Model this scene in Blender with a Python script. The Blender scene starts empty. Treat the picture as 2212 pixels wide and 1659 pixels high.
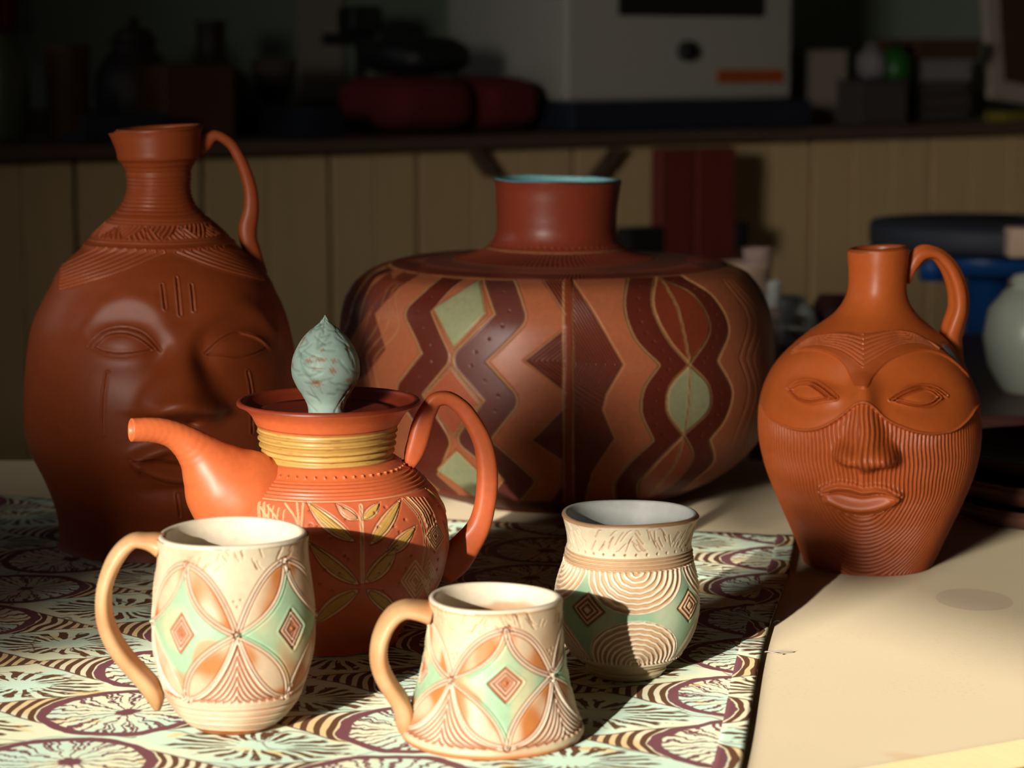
import bpy, bmesh, math, random
import numpy as np
from mathutils import Vector, Matrix

random.seed(4); RNG = np.random.default_rng(7)
C = bpy.context.scene.collection
SC = bpy.context.scene
T = 0.75                                     # table height above the floor (metres)

# ---------------------------------------------------------------- camera
FPX = 4900.0                                 # focal length for the 2212 px wide frame
CAMH = 0.357                                 # lens above the table top
PITCH = math.atan((829.5 - 110.0) / FPX)
cam_d = bpy.data.cameras.new('camera'); cam = bpy.data.objects.new('camera', cam_d); C.objects.link(cam)
cam_d.sensor_width = 36.0; cam_d.lens = FPX / 2212 * 36.0
cam.location = (0, 0, T + CAMH); cam.rotation_euler = (math.pi / 2 - PITCH, 0, 0)
cam_d.clip_start = 0.05; cam_d.clip_end = 60
cam_d.dof.use_dof = True; cam_d.dof.focus_distance = 1.37; cam_d.dof.aperture_fstop = 8.8
SC.camera = cam

# ---------------------------------------------------------------- view, world, sun, window light
SC.view_settings.view_transform = 'Standard'; SC.view_settings.look = 'None'
SC.view_settings.gamma = 1.0; SC.view_settings.use_curve_mapping = False
SC.view_settings.exposure = 0.0
W = bpy.data.worlds.new('sky'); SC.world = W; W.use_nodes = True
W.node_tree.nodes['Background'].inputs[0].default_value = (0.62, 0.72, 0.9, 1)
W.node_tree.nodes['Background'].inputs[1].default_value = 0.6
SUN_AZ = math.radians(25.0); SUN_EL = math.radians(15.0)
SUN_DIR = Vector((math.sin(SUN_AZ) * math.cos(SUN_EL), math.cos(SUN_AZ) * math.cos(SUN_EL), -math.sin(SUN_EL)))
sd = bpy.data.lights.new('sun', 'SUN'); sun = bpy.data.objects.new('sun', sd); C.objects.link(sun)
sd.energy = 3.8; sd.angle = math.radians(0.6); sd.color = (1.0, 0.93, 0.82)
sun.rotation_euler = SUN_DIR.to_track_quat('-Z', 'Y').to_euler(); sun.location = (-2, -4, 3)

def area(name, loc, target, sx, sy, power, col):
    d = bpy.data.lights.new(name, 'AREA'); d.shape = 'RECTANGLE'; d.size = sx; d.size_y = sy; d.energy = power; d.color = col
    o = bpy.data.objects.new(name, d); C.objects.link(o); o.location = loc
    o.rotation_euler = (Vector(target) - Vector(loc)).to_track_quat('-Z', 'Y').to_euler()
    return o
# daylight of the window in the wall behind the camera
wl = area('window_daylight', (-1.75, -1.9, 1.55), (0.92, 1.5, 0.94), 0.6, 0.7, 14.5, (1.0, 0.93, 0.82)); wl.data.spread = math.radians(59)
# daylight of the window in the left wall
area('side_window_daylight', (-2.85, 2.3, 2.0), (0.0, 1.8, 0.95), 0.5, 0.5, 3.0, (0.95, 0.95, 1.0))

# ---------------------------------------------------------------- pixel <-> world measuring helpers (2212 x 1659 frame)
_F = np.array([0, math.cos(PITCH), -math.sin(PITCH)]); _U = np.array([0, math.sin(PITCH), math.cos(PITCH)]); _R = np.array([1.0, 0, 0])
_O = np.array([0, 0, T + CAMH])
def ray(px, py):
    px = np.asarray(px, float); py = np.asarray(py, float)
    return _F + ((px - 1106.0) / FPX)[..., None] * _R + ((829.5 - py) / FPX)[..., None] * _U
def depth(p): return float(np.dot(np.asarray(p) - _O, _F))
def on_z(px, py, z=T):
    d = ray(px, py); return _O + d * ((z - _O[2]) / d[..., 2])[..., None]
def on_y(px, py, y):
    d = ray(px, py); return _O + d * (y / d[..., 1])[..., None]

# ---------------------------------------------------------------- object helpers
def finish(o, parent=None, label=None, cat=None, group=None, kind=None):
    C.objects.link(o)
    if parent is not None: o.parent = parent
    if label: o['label'] = label
    if cat: o['category'] = cat
    if group: o['group'] = group
    if kind: o['kind'] = kind
    return o
def thing(name, label, cat, loc=(0, 0, 0), rz=0.0, group=None):
    o = bpy.data.objects.new(name, None); o.empty_display_size = 0.02
    o.location = loc; o.rotation_euler = (0, 0, rz)
    return finish(o, None, label, cat, group)
def mesh_np(name, V, Fq, mat, smooth=True, normals=None, col=None):
    """Mesh from numpy: V (n,3), Fq (k,4) or (k,3)."""
    me = bpy.data.meshes.new(name)
    Fq = np.ascontiguousarray(Fq, dtype=np.int32); k, c = Fq.shape
    me.vertices.add(len(V)); me.vertices.foreach_set('co', np.ascontiguousarray(V, dtype=np.float32).ravel())
    me.loops.add(k * c); me.loops.foreach_set('vertex_index', Fq.ravel())
    me.polygons.add(k); me.polygons.foreach_set('loop_start', np.arange(0, k * c, c, dtype=np.int32))
    me.polygons.foreach_set('use_smooth', np.full(k, smooth, dtype=bool))
    me.update(calc_edges=True); me.validate()
    if col is not None:
        a = me.color_attributes.new('col', 'FLOAT_COLOR', 'POINT')
        rgba = np.ones((len(V), 4), np.float32); rgba[:, :3] = col
        a.data.foreach_set('color', rgba.ravel())
    if normals is not None:
        me.normals_split_custom_set_from_vertices(normals.tolist())
    if mat: me.materials.append(mat)
    return me
def put(name, me, parent=None, loc=(0, 0, 0), **kw):
    o = bpy.data.objects.new(name, me); o.location = loc
    return finish(o, parent, **kw)
def bm_obj(name, bm, mat, parent=None, smooth=False, loc=(0, 0, 0), rz=0.0, **kw):
    me = bpy.data.meshes.new(name); bmesh.ops.recalc_face_normals(bm, faces=bm.faces); bm.to_mesh(me); bm.free()
    if smooth:
        for p in me.polygons: p.use_smooth = True
    me.materials.append(mat)
    o = put(name, me, parent, loc, **kw); o.rotation_euler = (0, 0, rz); return o
def box_bm(x0, x1, y0, y1, z0, z1, bevel=0.0, seg=2, bm=None):
    b2 = bmesh.new()
    bmesh.ops.create_cube(b2, size=1.0)
    for v in b2.verts:
        v.co = Vector((x0 + (v.co.x + .5) * (x1 - x0), y0 + (v.co.y + .5) * (y1 - y0), z0 + (v.co.z + .5) * (z1 - z0)))
    if bevel > 0: bmesh.ops.bevel(b2, geom=b2.edges[:], offset=bevel, segments=seg, affect='EDGES', profile=0.5)
    if bm is None: return b2
    tmp = bpy.data.meshes.new('t'); b2.to_mesh(tmp); b2.free(); bm.from_mesh(tmp); bpy.data.meshes.remove(tmp); return bm
def crom(P, n):
    """Centripetal Catmull-Rom through the rows of P, n samples spread by chord length."""
    P = np.asarray(P, float); Q = np.vstack([2 * P[0] - P[1], P, 2 * P[-1] - P[-2]])
    seg = np.linalg.norm(np.diff(P[:, :2], axis=0), axis=1); cum = np.concatenate([[0], np.cumsum(seg)])
    t = np.linspace(0, cum[-1], n); i = np.clip(np.searchsorted(cum, t, 'right') - 1, 0, len(P) - 2)
    u = ((t - cum[i]) / np.maximum(seg[i], 1e-12))[:, None]
    p0, p1, p2, p3 = Q[i], Q[i + 1], Q[i + 2], Q[i + 3]
    d1 = np.maximum(np.linalg.norm((p1 - p0)[:, :2], axis=1), 1e-9)[:, None]; d2 = np.maximum(np.linalg.norm((p2 - p1)[:, :2], axis=1), 1e-9)[:, None]
    d3 = np.maximum(np.linalg.norm((p3 - p2)[:, :2], axis=1), 1e-9)[:, None]
    m1 = d2 * ((p1 - p0) / d1 * d2 + (p2 - p1) / d2 * d1) / (d1 + d2); m2 = d2 * ((p2 - p1) / d2 * d3 + (p3 - p2) / d3 * d2) / (d2 + d3)
    h = u
    return (2*h**3 - 3*h**2 + 1) * p1 + (h**3 - 2*h**2 + h) * m1 + (-2*h**3 + 3*h**2) * p2 + (h**3 - h**2) * m2
def sm(a, b, x):
    t = np.clip((x - a) / (b - a), 0, 1); return t * t * (3 - 2 * t)

# ---------------------------------------------------------------- materials
def srgb(r, g, b):
    f = lambda c: (c / 255 / 12.92) if c <= 10.3 else ((c / 255 + 0.055) / 1.055) ** 2.4
    return np.array([f(r), f(g), f(b)])
def nodes(m):
    m.use_nodes = True; nt = m.node_tree; return nt, nt.nodes, nt.links
def plain(name, col, rough=0.6, noise=0.12, scale=18.0, spec=0.4, bump=0.0, metal=0.0, stretch=(1, 1, 1)):
    m = bpy.data.materials.new(name); nt, N, L = nodes(m); b = N['Principled BSDF']
    tc = N.new('ShaderNodeTexCoord'); mp = N.new('ShaderNodeMapping'); mp.inputs['Scale'].default_value = stretch
    L.new(tc.outputs['Object'], mp.inputs[0])
    nz = N.new('ShaderNodeTexNoise'); nz.inputs['Scale'].default_value = scale; nz.inputs['Detail'].default_value = 5
    L.new(mp.outputs[0], nz.inputs['Vector'])
    mx = N.new('ShaderNodeMix'); mx.data_type = 'RGBA'
    c = np.asarray(col, float)
    mx.inputs['A'].default_value = (*(c * (1 - noise)), 1); mx.inputs['B'].default_value = (*np.minimum(c * (1 + noise), 1), 1)
    L.new(nz.outputs['Fac'], mx.inputs['Factor']); L.new(mx.outputs['Result'], b.inputs['Base Color'])
    b.inputs['Roughness'].default_value = rough; b.inputs['Specular IOR Level'].default_value = spec; b.inputs['Metallic'].default_value = metal
    if bump > 0:
        bp = N.new('ShaderNodeBump'); bp.inputs['Strength'].default_value = 1.0; bp.inputs['Distance'].default_value = bump
        L.new(nz.outputs['Fac'], bp.inputs['Height']); L.new(bp.outputs[0], b.inputs['Normal'])
    return m
def clay(name, rough=0.5, spec=0.35, scale=160.0, var=0.16, bump=0.00008, big=14.0, coat=0.0):
    """Clay coloured by the painted slip stored on the mesh, mottled by noise."""
    m = bpy.data.materials.new(name); nt, N, L = nodes(m); b = N['Principled BSDF']
    at = N.new('ShaderNodeAttribute'); at.attribute_name = 'col'
    tc = N.new('ShaderNodeTexCoord')
    n1 = N.new('ShaderNodeTexNoise'); n1.inputs['Scale'].default_value = scale; n1.inputs['Detail'].default_value = 4
    n2 = N.new('ShaderNodeTexNoise'); n2.inputs['Scale'].default_value = big; n2.inputs['Detail'].default_value = 3
    L.new(tc.outputs['Object'], n1.inputs['Vector']); L.new(tc.outputs['Object'], n2.inputs['Vector'])
    ad = N.new('ShaderNodeMath'); ad.operation = 'ADD'; L.new(n1.outputs['Fac'], ad.inputs[0]); L.new(n2.outputs['Fac'], ad.inputs[1])
    mr = N.new('ShaderNodeMapRange'); mr.inputs['From Min'].default_value = 0.6; mr.inputs['From Max'].default_value = 1.4
    mr.inputs['To Min'].default_value = 1 - var; mr.inputs['To Max'].default_value = 1 + var; L.new(ad.outputs[0], mr.inputs['Value'])
    vm = N.new('ShaderNodeVectorMath'); vm.operation = 'SCALE'; L.new(at.outputs['Color'], vm.inputs[0]); L.new(mr.outputs[0], vm.inputs['Scale'])
    L.new(vm.outputs[0], b.inputs['Base Color'])
    b.inputs['Roughness'].default_value = rough; b.inputs['Specular IOR Level'].default_value = spec
    b.inputs['Coat Weight'].default_value = coat; b.inputs['Coat Roughness'].default_value = 0.35
    bp = N.new('ShaderNodeBump'); bp.inputs['Strength'].default_value = 1.0; bp.inputs['Distance'].default_value = bump
    L.new(n1.outputs['Fac'], bp.inputs['Height']); L.new(bp.outputs[0], b.inputs['Normal'])
    return m

# ---------------------------------------------------------------- thrown pots: lathe grid carrying relief and slip colours
class Pot:
    """Outer wall of a thrown pot as a dense grid (rows down the wall, columns round it).
    sil rows: (photo row, left x, right x[, 'c']) from the lip to the foot; 'c' marks a circle centre row, else outline."""
    def __init__(s, xb, yfront, hwb, sil, m, nf, nb, front=104.0, lift=0.0):
        base = on_z(xb, yfront, T + lift); cy = base[1]
        for _ in range(3):
            rb = hwb * depth((base[0], cy, T)) / FPX; cy = base[1] + rb
        s.cx, s.cy, s.z0 = base[0] * cy / base[1], cy, T + lift
        s.dep = depth((s.cx, s.cy, T + 0.05)); s.mpp = s.dep / FPX
        rows = np.array([e[0] for e in sil], float); xl = np.array([e[1] for e in sil], float); xr = np.array([e[2] for e in sil], float)
        hw = (xr - xl) / 2; cc = (xl + xr) / 2; circ = np.array([len(e) > 3 for e in sil])
        el = np.arctan((rows - 110.0) / FPX); slope = np.gradient(hw, rows)
        ss = np.clip(-slope * np.tan(el), -0.75, 0.75); ss[circ] = 0
        r_px = hw / np.sqrt(1 - ss ** 2); rc = rows - r_px * np.sin(el) * ss
        pts = on_y(cc, rc, s.cy); dp = np.array([depth(p) for p in pts])
        z = pts[:, 2]; r = r_px * dp / FPX; off = pts[:, 0] - s.cx
        z[-1] = s.z0
        z = np.minimum.accumulate(z - np.arange(len(z)) * 1e-6)
        D = crom(np.stack([r, z, off], 1), 1500)
        D[:, 1] = np.minimum.accumulate(D[:, 1] - np.arange(1500) * 1e-8); D[:, 1] = np.maximum(D[:, 1], s.z0)
        arc = np.concatenate([[0], np.cumsum(np.hypot(np.diff(D[:, 0]), np.diff(D[:, 1])))])
        imp = np.concatenate([[0], np.cumsum(np.abs(np.diff(D[:, 1])) + 0.35 * np.hypot(np.diff(D[:, 0]), np.diff(D[:, 1])))])
        k = np.interp(np.linspace(0, imp[-1], m), imp, np.arange(1500))
        ii = np.arange(1500)
        s.r = np.interp(k, ii, D[:, 0]); s.z = np.interp(k, ii, D[:, 1]); s.off = np.interp(k, ii, D[:, 2]); s.s = np.interp(k, ii, arc)
        fa = math.radians(front)
        s.th = np.concatenate([np.linspace(-fa, fa, nf), np.linspace(fa, 2 * math.pi - fa, nb + 2)[1:-1]])
        s.m, s.n, s.nf = m, len(s.th), nf
        s.H = np.zeros((m, s.n)); s.col = np.zeros((m, s.n, 3)); s.reg = np.zeros((m, s.n), np.int32)
        s.rimdz = np.zeros(s.n)
        s.TH, s.S = np.meshgrid(s.th, s.s)
        s.RR = np.repeat(s.r[:, None], s.n, 1)
    # photo point -> (theta, s) on the wall
    def uv(s, P):
        P = np.atleast_2d(np.asarray(P, float)); d = ray(P[:, 0], P[:, 1])
        t0 = (s.cy) / d[:, 1]; ts = t0[:, None] + np.linspace(-0.26, 0.06, 900)[None, :]
        X = _O[0] + d[:, 0:1] * ts; Y = _O[1] + d[:, 1:2] * ts; Z = _O[2] + d[:, 2:3] * ts
        zr = s.z[::-1]; r = np.interp(Z, zr, s.r[::-1]); of = np.interp(Z, zr, s.off[::-1])
        rho = np.hypot(X - s.cx - of, Y - s.cy) - r
        rho = np.where((Z > s.z[0] + 0.0005) | (Z < s.z0 - 0.0005), np.abs(rho) + 1, rho)
        neg = rho < 0; has = neg.any(1); k = np.where(has, neg.argmax(1), rho.argmin(1)); q = np.arange(len(P))
        k0 = np.maximum(k - 1, 0); a = rho[q, k0]; b = rho[q, k]
        w = np.where(has & (a > 0) & (a < 0.9), a / np.maximum(a - b, 1e-12), 1.0); tt = ts[q, k0] + w * (ts[q, k] - ts[q, k0])
        X = _O[0] + d[:, 0] * tt; Y = _O[1] + d[:, 1] * tt; Z = _O[2] + d[:, 2] * tt
        of = np.interp(Z, zr, s.off[::-1])
        return np.stack([np.arctan2(X - s.cx - of, -(Y - s.cy)), np.interp(Z, zr, s.s[::-1])], 1)
    def line(s, P, step=6.0, smooth=False):
        """photo polyline -> dense wall polyline"""
        P = np.asarray(P, float)
        n = max(2, int(np.linalg.norm(np.diff(P, axis=0), axis=1).sum() / step))
        if smooth: Q = crom(P, n)
        else:
            Q = [P[0]]
            for a, b in zip(P[:-1], P[1:]):
                k = max(1, int(np.linalg.norm(b - a) / step)); Q += [a + (b - a) * (i + 1) / k for i in range(k)]
        return s.uv(np.array(Q))
    def block(s, U, mar):
        r = np.interp([U[:, 1].min(), U[:, 1].max()], s.s, s.r).min(); r = max(r, 0.01)
        i0, i1 = np.searchsorted(s.s, [U[:, 1].min() - mar, U[:, 1].max() + mar])
        a0, a1 = U[:, 0].min() - mar / r, U[:, 0].max() + mar / r
        return slice(i0, i1), a0, a1
    def dist(s, U, mar):
        """distance (m) to the wall polyline U on a sub-block; returns (rows, cols, D)"""
        rs, a0, a1 = s.block(U, mar)
        cols = np.nonzero(((s.th - a0) % (2 * math.pi)) <= (a1 - a0))[0]
        if rs.stop <= rs.start or len(cols) == 0: return rs, cols, np.zeros((0, 0))
        mid = (a0 + a1) / 2
        th = (s.th[cols] - mid + math.pi) % (2 * math.pi) - math.pi + mid
        t = th[None, :]; v = s.s[rs][:, None]; r = s.r[rs][:, None]
        best = np.full((rs.stop - rs.start, len(cols)), 1e9)
        for (ta, sa), (tb, sb) in zip(U[:-1], U[1:]):
            # only touch the rows and columns near this piece
            w0 = mar
            q0, q1 = np.searchsorted(s.s[rs], [min(sa, sb) - w0, max(sa, sb) + w0])
            if q1 <= q0: continue
            rm = max(r[q0:q1].min(), 0.008); c = np.nonzero((th >= min(ta, tb) - w0 / rm) & (th <= max(ta, tb) + w0 / rm))[0]
            if len(c) == 0: continue
            c0, c1 = c[0], c[-1] + 1
            rr = r[q0:q1]; ax = (ta - t[:, c0:c1]) * rr; bx = (tb - ta) * rr; ay = sa - v[q0:q1]; by = sb - sa
            L2 = bx * bx + by * by + 1e-18; h = np.clip(-(ax * bx + ay * by) / L2, 0, 1)
            d2 = (ax + h * bx) ** 2 + (ay + h * by) ** 2
            best[q0:q1, c0:c1] = np.minimum(best[q0:q1, c0:c1], d2)
        return rs, cols, np.sqrt(best)
    def inside(s, U, rs, cols):
        mid = (U[:, 0].min() + U[:, 0].max()) / 2
        th = ((s.th[cols] - mid + math.pi) % (2 * math.pi) - math.pi + mid)[None, :]; v = s.s[rs][:, None]
        ins = np.zeros((rs.stop - rs.start, len(cols)), bool)
        V = np.vstack([U, U[:1]])
        for (ta, sa), (tb, sb) in zip(V[:-1], V[1:]):
            if sa == sb: continue
            c = (sa > v) != (sb > v)
            ins ^= c & (th < (tb - ta) * (v - sa) / (sb - sa) + ta)
        return ins
    def blend(s, rs, cols, a, colr):
        sub = s.col[rs][:, cols]; sub += a[..., None] * (np.asarray(colr) - sub); tmp = s.col[rs]; tmp[:, cols] = sub; s.col[rs] = tmp
    def addh(s, rs, cols, h):
        tmp = s.H[rs]; tmp[:, cols] += h; s.H[rs] = tmp
    def stroke(s, U, w, dep=0.0, colr=None, a=1.0, soft=None, lip=0.0):
        """groove (dep>0 cuts, dep<0 raises) of half width w along U, optional slip colour, optional raised lips"""
        soft = soft or 0.7 * s.mpp
        rs, cols, D = s.dist(U, w * 3 + 3 * soft)
        if D.size == 0: return
        if dep: s.addh(rs, cols, -dep * np.exp(-(D / w) ** 2))
        if lip: s.addh(rs, cols, lip * np.exp(-((D - 1.9 * w) / (0.8 * w)) ** 2))
        if colr is not None: s.blend(rs, cols, a * (1 - sm(w - soft, w + soft, D)), colr)
    def fill(s, U, colr=None, h=0.0, soft=None, a=1.0, reg=None):
        soft = soft or 0.8 * s.mpp
        V = np.vstack([U, U[:1]]); rs, cols, D = s.dist(V, 6 * soft)
        if D.size == 0: return
        ins = s.inside(U, rs, cols); sdv = np.where(ins, np.minimum(D, 1), -np.minimum(D, 1)); al = sm(-soft, soft, sdv)
        if colr is not None: s.blend(rs, cols, al * a, colr)
        if h: s.addh(rs, cols, al * h)
        if reg is not None:
            tmp = s.reg[rs]; q = tmp[:, cols]; q[ins] = reg; tmp[:, cols] = q; s.reg[rs] = tmp
        return rs, cols, al
    def hatch(s, U, ref, period, dep, colr, duty=0.4, a=0.8):
        """grooves inside polygon U that run parallel to polyline ref"""
        rs, cols, D = s.dist(np.vstack([U, U[:1]]), 2 * s.mpp); 
        if D.size == 0: return
        ins = s.inside(U, rs, cols); al = ins * sm(0, 1.5 * s.mpp, D)
        # distance to ref on the same block
        mid = (U[:, 0].min() + U[:, 0].max()) / 2
        th = ((s.th[cols] - mid + math.pi) % (2 * math.pi) - math.pi + mid)[None, :]; v = s.s[rs][:, None]; r = s.r[rs][:, None]
        best = np.full(D.shape, 1e9)
        for (ta, sa), (tb, sb) in zip(ref[:-1], ref[1:]):
            ax = (ta - th) * r; bx = (tb - ta) * r; ay = sa - v; by = sb - sa
            h = np.clip(-(ax * bx + ay * by) / (bx * bx + by * by + 1e-18), 0, 1)
            best = np.minimum(best, (ax + h * bx) ** 2 + (ay + h * by) ** 2)
        g = np.sqrt(best) / period; g = np.abs(g - np.round(g)) * 2           # 0 on a groove
        k = 1 - sm(duty - 0.22, duty + 0.22, g)
        s.addh(rs, cols, -dep * al * k)
        if colr is not None: s.blend(rs, cols, al * k * a, colr)
    def dots(s, pts, w, dep, colr=None, a=1.0):
        for p in pts:
            p = np.asarray(p); s.stroke(np.stack([p, p + 1e-6]), w, dep, colr, a)
    def bump(s, x, y, sx, sy, amp, rot=0.0, p=2.0):
        """soft swelling centred on a photo point; sx, sy in photo pixels"""
        c = s.uv([(x, y)])[0]; k = max(math.cos(c[0]), 0.3)
        mar = 3.2 * max(sx, sy) * s.mpp / k
        rs, a0, a1 = s.block(c[None, :], mar); cols = np.nonzero((s.th > a0) & (s.th < a1))[0]
        dx = (s.th[cols][None, :] - c[0]) * s.r[rs][:, None] * k / s.mpp; dy = (s.s[rs][:, None] - c[1]) / s.mpp + 0 * dx
        cr, sr = math.cos(rot), math.sin(rot); ux = dx * cr + dy * sr; uy = -dx * sr + dy * cr
        s.addh(rs, cols, amp * np.exp(-0.5 * (np.hypot(ux / sx, uy / sy)) ** p))
    def ridge(s, pts):
        """ridge running down the wall: rows (x, y, height, half width px); left/right half widths may differ"""
        pts = np.array(pts, float); c = s.uv(pts[:, :2]); k = np.maximum(np.cos(c[:, 0]), 0.3)
        sm_ = s.s; i0, i1 = np.searchsorted(sm_, [c[0, 1], c[-1, 1]]); rs = slice(i0, i1)
        cols = np.nonzero(np.abs(s.th) < 1.5)[0]
        q = crom(np.column_stack([c[:, 1], np.zeros(len(c)), c[:, 0], pts[:, 2], pts[:, 3], k]), 400)
        f = lambda j: np.interp(sm_[rs], q[:, 0], q[:, j])[:, None]
        dx = (s.th[cols][None, :] - f(2)) * s.r[rs][:, None] * f(5) / s.mpp
        s.addh(rs, cols, f(3) * np.exp(-0.5 * np.abs(dx / np.maximum(f(4), 1)) ** 2.4))
    def rings(s, rows, x, w, dep, colr=None, a=1.0, lip=0.0):
        """grooves right round the pot at the height of photo point (x, row)"""
        for y in rows:
            v = s.uv([(x, y)])[0][1]; D = np.abs(s.s - v)
            s.H += (-dep * np.exp(-(D / w) ** 2) + lip * np.exp(-((D - 1.9 * w) / (0.8 * w)) ** 2))[:, None]
            if colr is not None:
                al = (a * (1 - sm(w - .7 * s.mpp, w + .7 * s.mpp, D)))[:, None, None]; s.col += al * (np.asarray(colr) - s.col)
    def band(s, y0, y1, x, colr=None, reg=None, soft=1.0):
        v0, v1 = s.uv([(x, y0), (x, y1)])[:, 1]
        al = (sm(v0 - soft * s.mpp, v0 + soft * s.mpp, s.s) * (1 - sm(v1 - soft * s.mpp, v1 + soft * s.mpp, s.s)))[:, None, None]
        if colr is not None: s.col += al * (np.asarray(colr) - s.col)
        if reg is not None: s.reg[(s.s >= v0) & (s.s < v1)] = reg
        return v0, v1
    def wobble(s, amp, seed=0):
        g = np.random.default_rng(seed)
        for _ in range(7):
            k = g.integers(1, 5); f = g.uniform(6, 40); s.H += amp * g.normal() * 0.5 * np.sin(k * s.TH + f * s.S + g.uniform(0, 6.28))
    def build(s, root, parts, mat, origin):
        """parts: {region id: (name, label or None)}; the wall is one surface, cut along the region borders"""
        dr = np.gradient(s.r, s.s); dz = np.gradient(s.z, s.s); L = np.hypot(dr, dz); nr, nz = -dz / L, dr / L
        R = s.r[:, None] + s.H * nr[:, None]; Z = s.z[:, None] + s.H * nz[:, None]
        fade = np.exp(-((s.s) / 0.02) ** 2)[:, None]; Z = Z + fade * s.rimdz[None, :]
        Z = np.maximum(Z, s.z0)
        X = s.cx + s.off[:, None] + R * np.sin(s.TH); Y = s.cy - R * np.cos(s.TH)
        P = np.stack([X, Y, Z], -1)
        du = np.empty_like(P); du[:, 1:-1] = P[:, 2:] - P[:, :-2]; du[:, 0] = P[:, 1] - P[:, -1]; du[:, -1] = P[:, 0] - P[:, -2]
        dv = np.gradient(P, axis=0); Nn = np.cross(dv, du); Nn /= np.maximum(np.linalg.norm(Nn, axis=-1, keepdims=True), 1e-12)
        P = P - np.asarray(origin)
        i, j = np.meshgrid(np.arange(s.m - 1), np.arange(s.n), indexing='ij'); j2 = (j + 1) % s.n
        F = np.stack([i * s.n + j, (i + 1) * s.n + j, (i + 1) * s.n + j2, i * s.n + j2], -1).reshape(-1, 4)
        fr = s.reg[:-1].reshape(-1); out = {}
        Pf, Nf, Cf = P.reshape(-1, 3), Nn.reshape(-1, 3), s.col.reshape(-1, 3)
        for rid, (nm, lab) in parts.items():
            sel = F[fr == rid]
            if len(sel) == 0: continue
            used, inv = np.unique(sel, return_inverse=True)
            me = mesh_np(nm, Pf[used], inv.reshape(-1, 4), mat, True, Nf[used], Cf[used])
            out[rid] = put(nm, me, root, label=lab)
        return out
    def lip_in(s, root, name, thick, deep, mat, colr, origin, label=None, n=180, floor=True, taper=1.0):
        """rolled lip and inner wall"""
        r0 = s.r[0]; z0 = s.z[0]; off = s.off[0]; th = np.linspace(-math.pi, math.pi, n, endpoint=False)
        hh = np.interp(th, np.sort(((s.th + math.pi) % (2 * math.pi)) - math.pi), s.rimdz[np.argsort(((s.th + math.pi) % (2 * math.pi)) - math.pi)])
        pr = [(r0, z0 - 0.0006)]
        for a in np.linspace(0, math.pi, 9): pr.append((r0 - thick / 2 + thick / 2 * math.cos(a), z0 + 0.42 * thick * math.sin(a)))
        zi = np.linspace(z0, z0 - deep, 26)[1:]
        for z in zi: pr.append((max(np.interp(z, s.z[::-1], s.r[::-1]) - thick * (1 + 0.2 * (z0 - z) / deep), 0.004), z))
        fl = [(pr[-1][0] * k, pr[-1][1] - 0.0015 * (1 - k)) for k in (0.75, 0.5, 0.25, 0.02)] if floor else []
        pr = np.array(pr + fl); m = len(pr)
        offz = np.interp(pr[:, 1], s.z[::-1], s.off[::-1])
        A = np.exp(-((z0 - pr[:, 1]) / 0.02) ** 2)
        X = s.cx + offz[:, None] + pr[:, :1] * np.sin(th); Y = s.cy - pr[:, :1] * np.cos(th); Z = pr[:, 1:2] + A[:, None] * hh[None, :]
        P = np.stack([X, Y, Z], -1) - np.asarray(origin)
        i, j = np.meshgrid(np.arange(m - 1), np.arange(n), indexing='ij'); j2 = (j + 1) % n
        F = np.stack([i * n + j, i * n + j2, (i + 1) * n + j2, (i + 1) * n + j], -1).reshape(-1, 4)
        cl = np.broadcast_to(np.asarray(colr if callable(colr) is False else colr(P)), P.shape)
        me = mesh_np(name, P.reshape(-1, 3), F, mat, True, None, cl.reshape(-1, 3))
        return put(name, me, root, label=label)
    def under(s, root, mat, colr, origin):
        n = 64; th = np.linspace(0, 2 * math.pi, n, endpoint=False); r = s.r[-1]
        X = s.cx + s.off[-1] + np.stack([r * k * np.sin(th) for k in (1, .5, .02)]); Y = s.cy - np.stack([r * k * np.cos(th) for k in (1, .5, .02)])
        P = np.stack([X, Y, np.full_like(X, s.z0)], -1) - np.asarray(origin)
        i, j = np.meshgrid(np.arange(2), np.arange(n), indexing='ij'); j2 = (j + 1) % n
        F = np.stack([i * n + j, (i + 1) * n + j, (i + 1) * n + j2, i * n + j2], -1).reshape(-1, 4)
        me = mesh_np('foot', P.reshape(-1, 3), F, mat, True, None, np.broadcast_to(np.asarray(colr), (n * 3, 3)))
        return put('foot', me, root)

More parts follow.
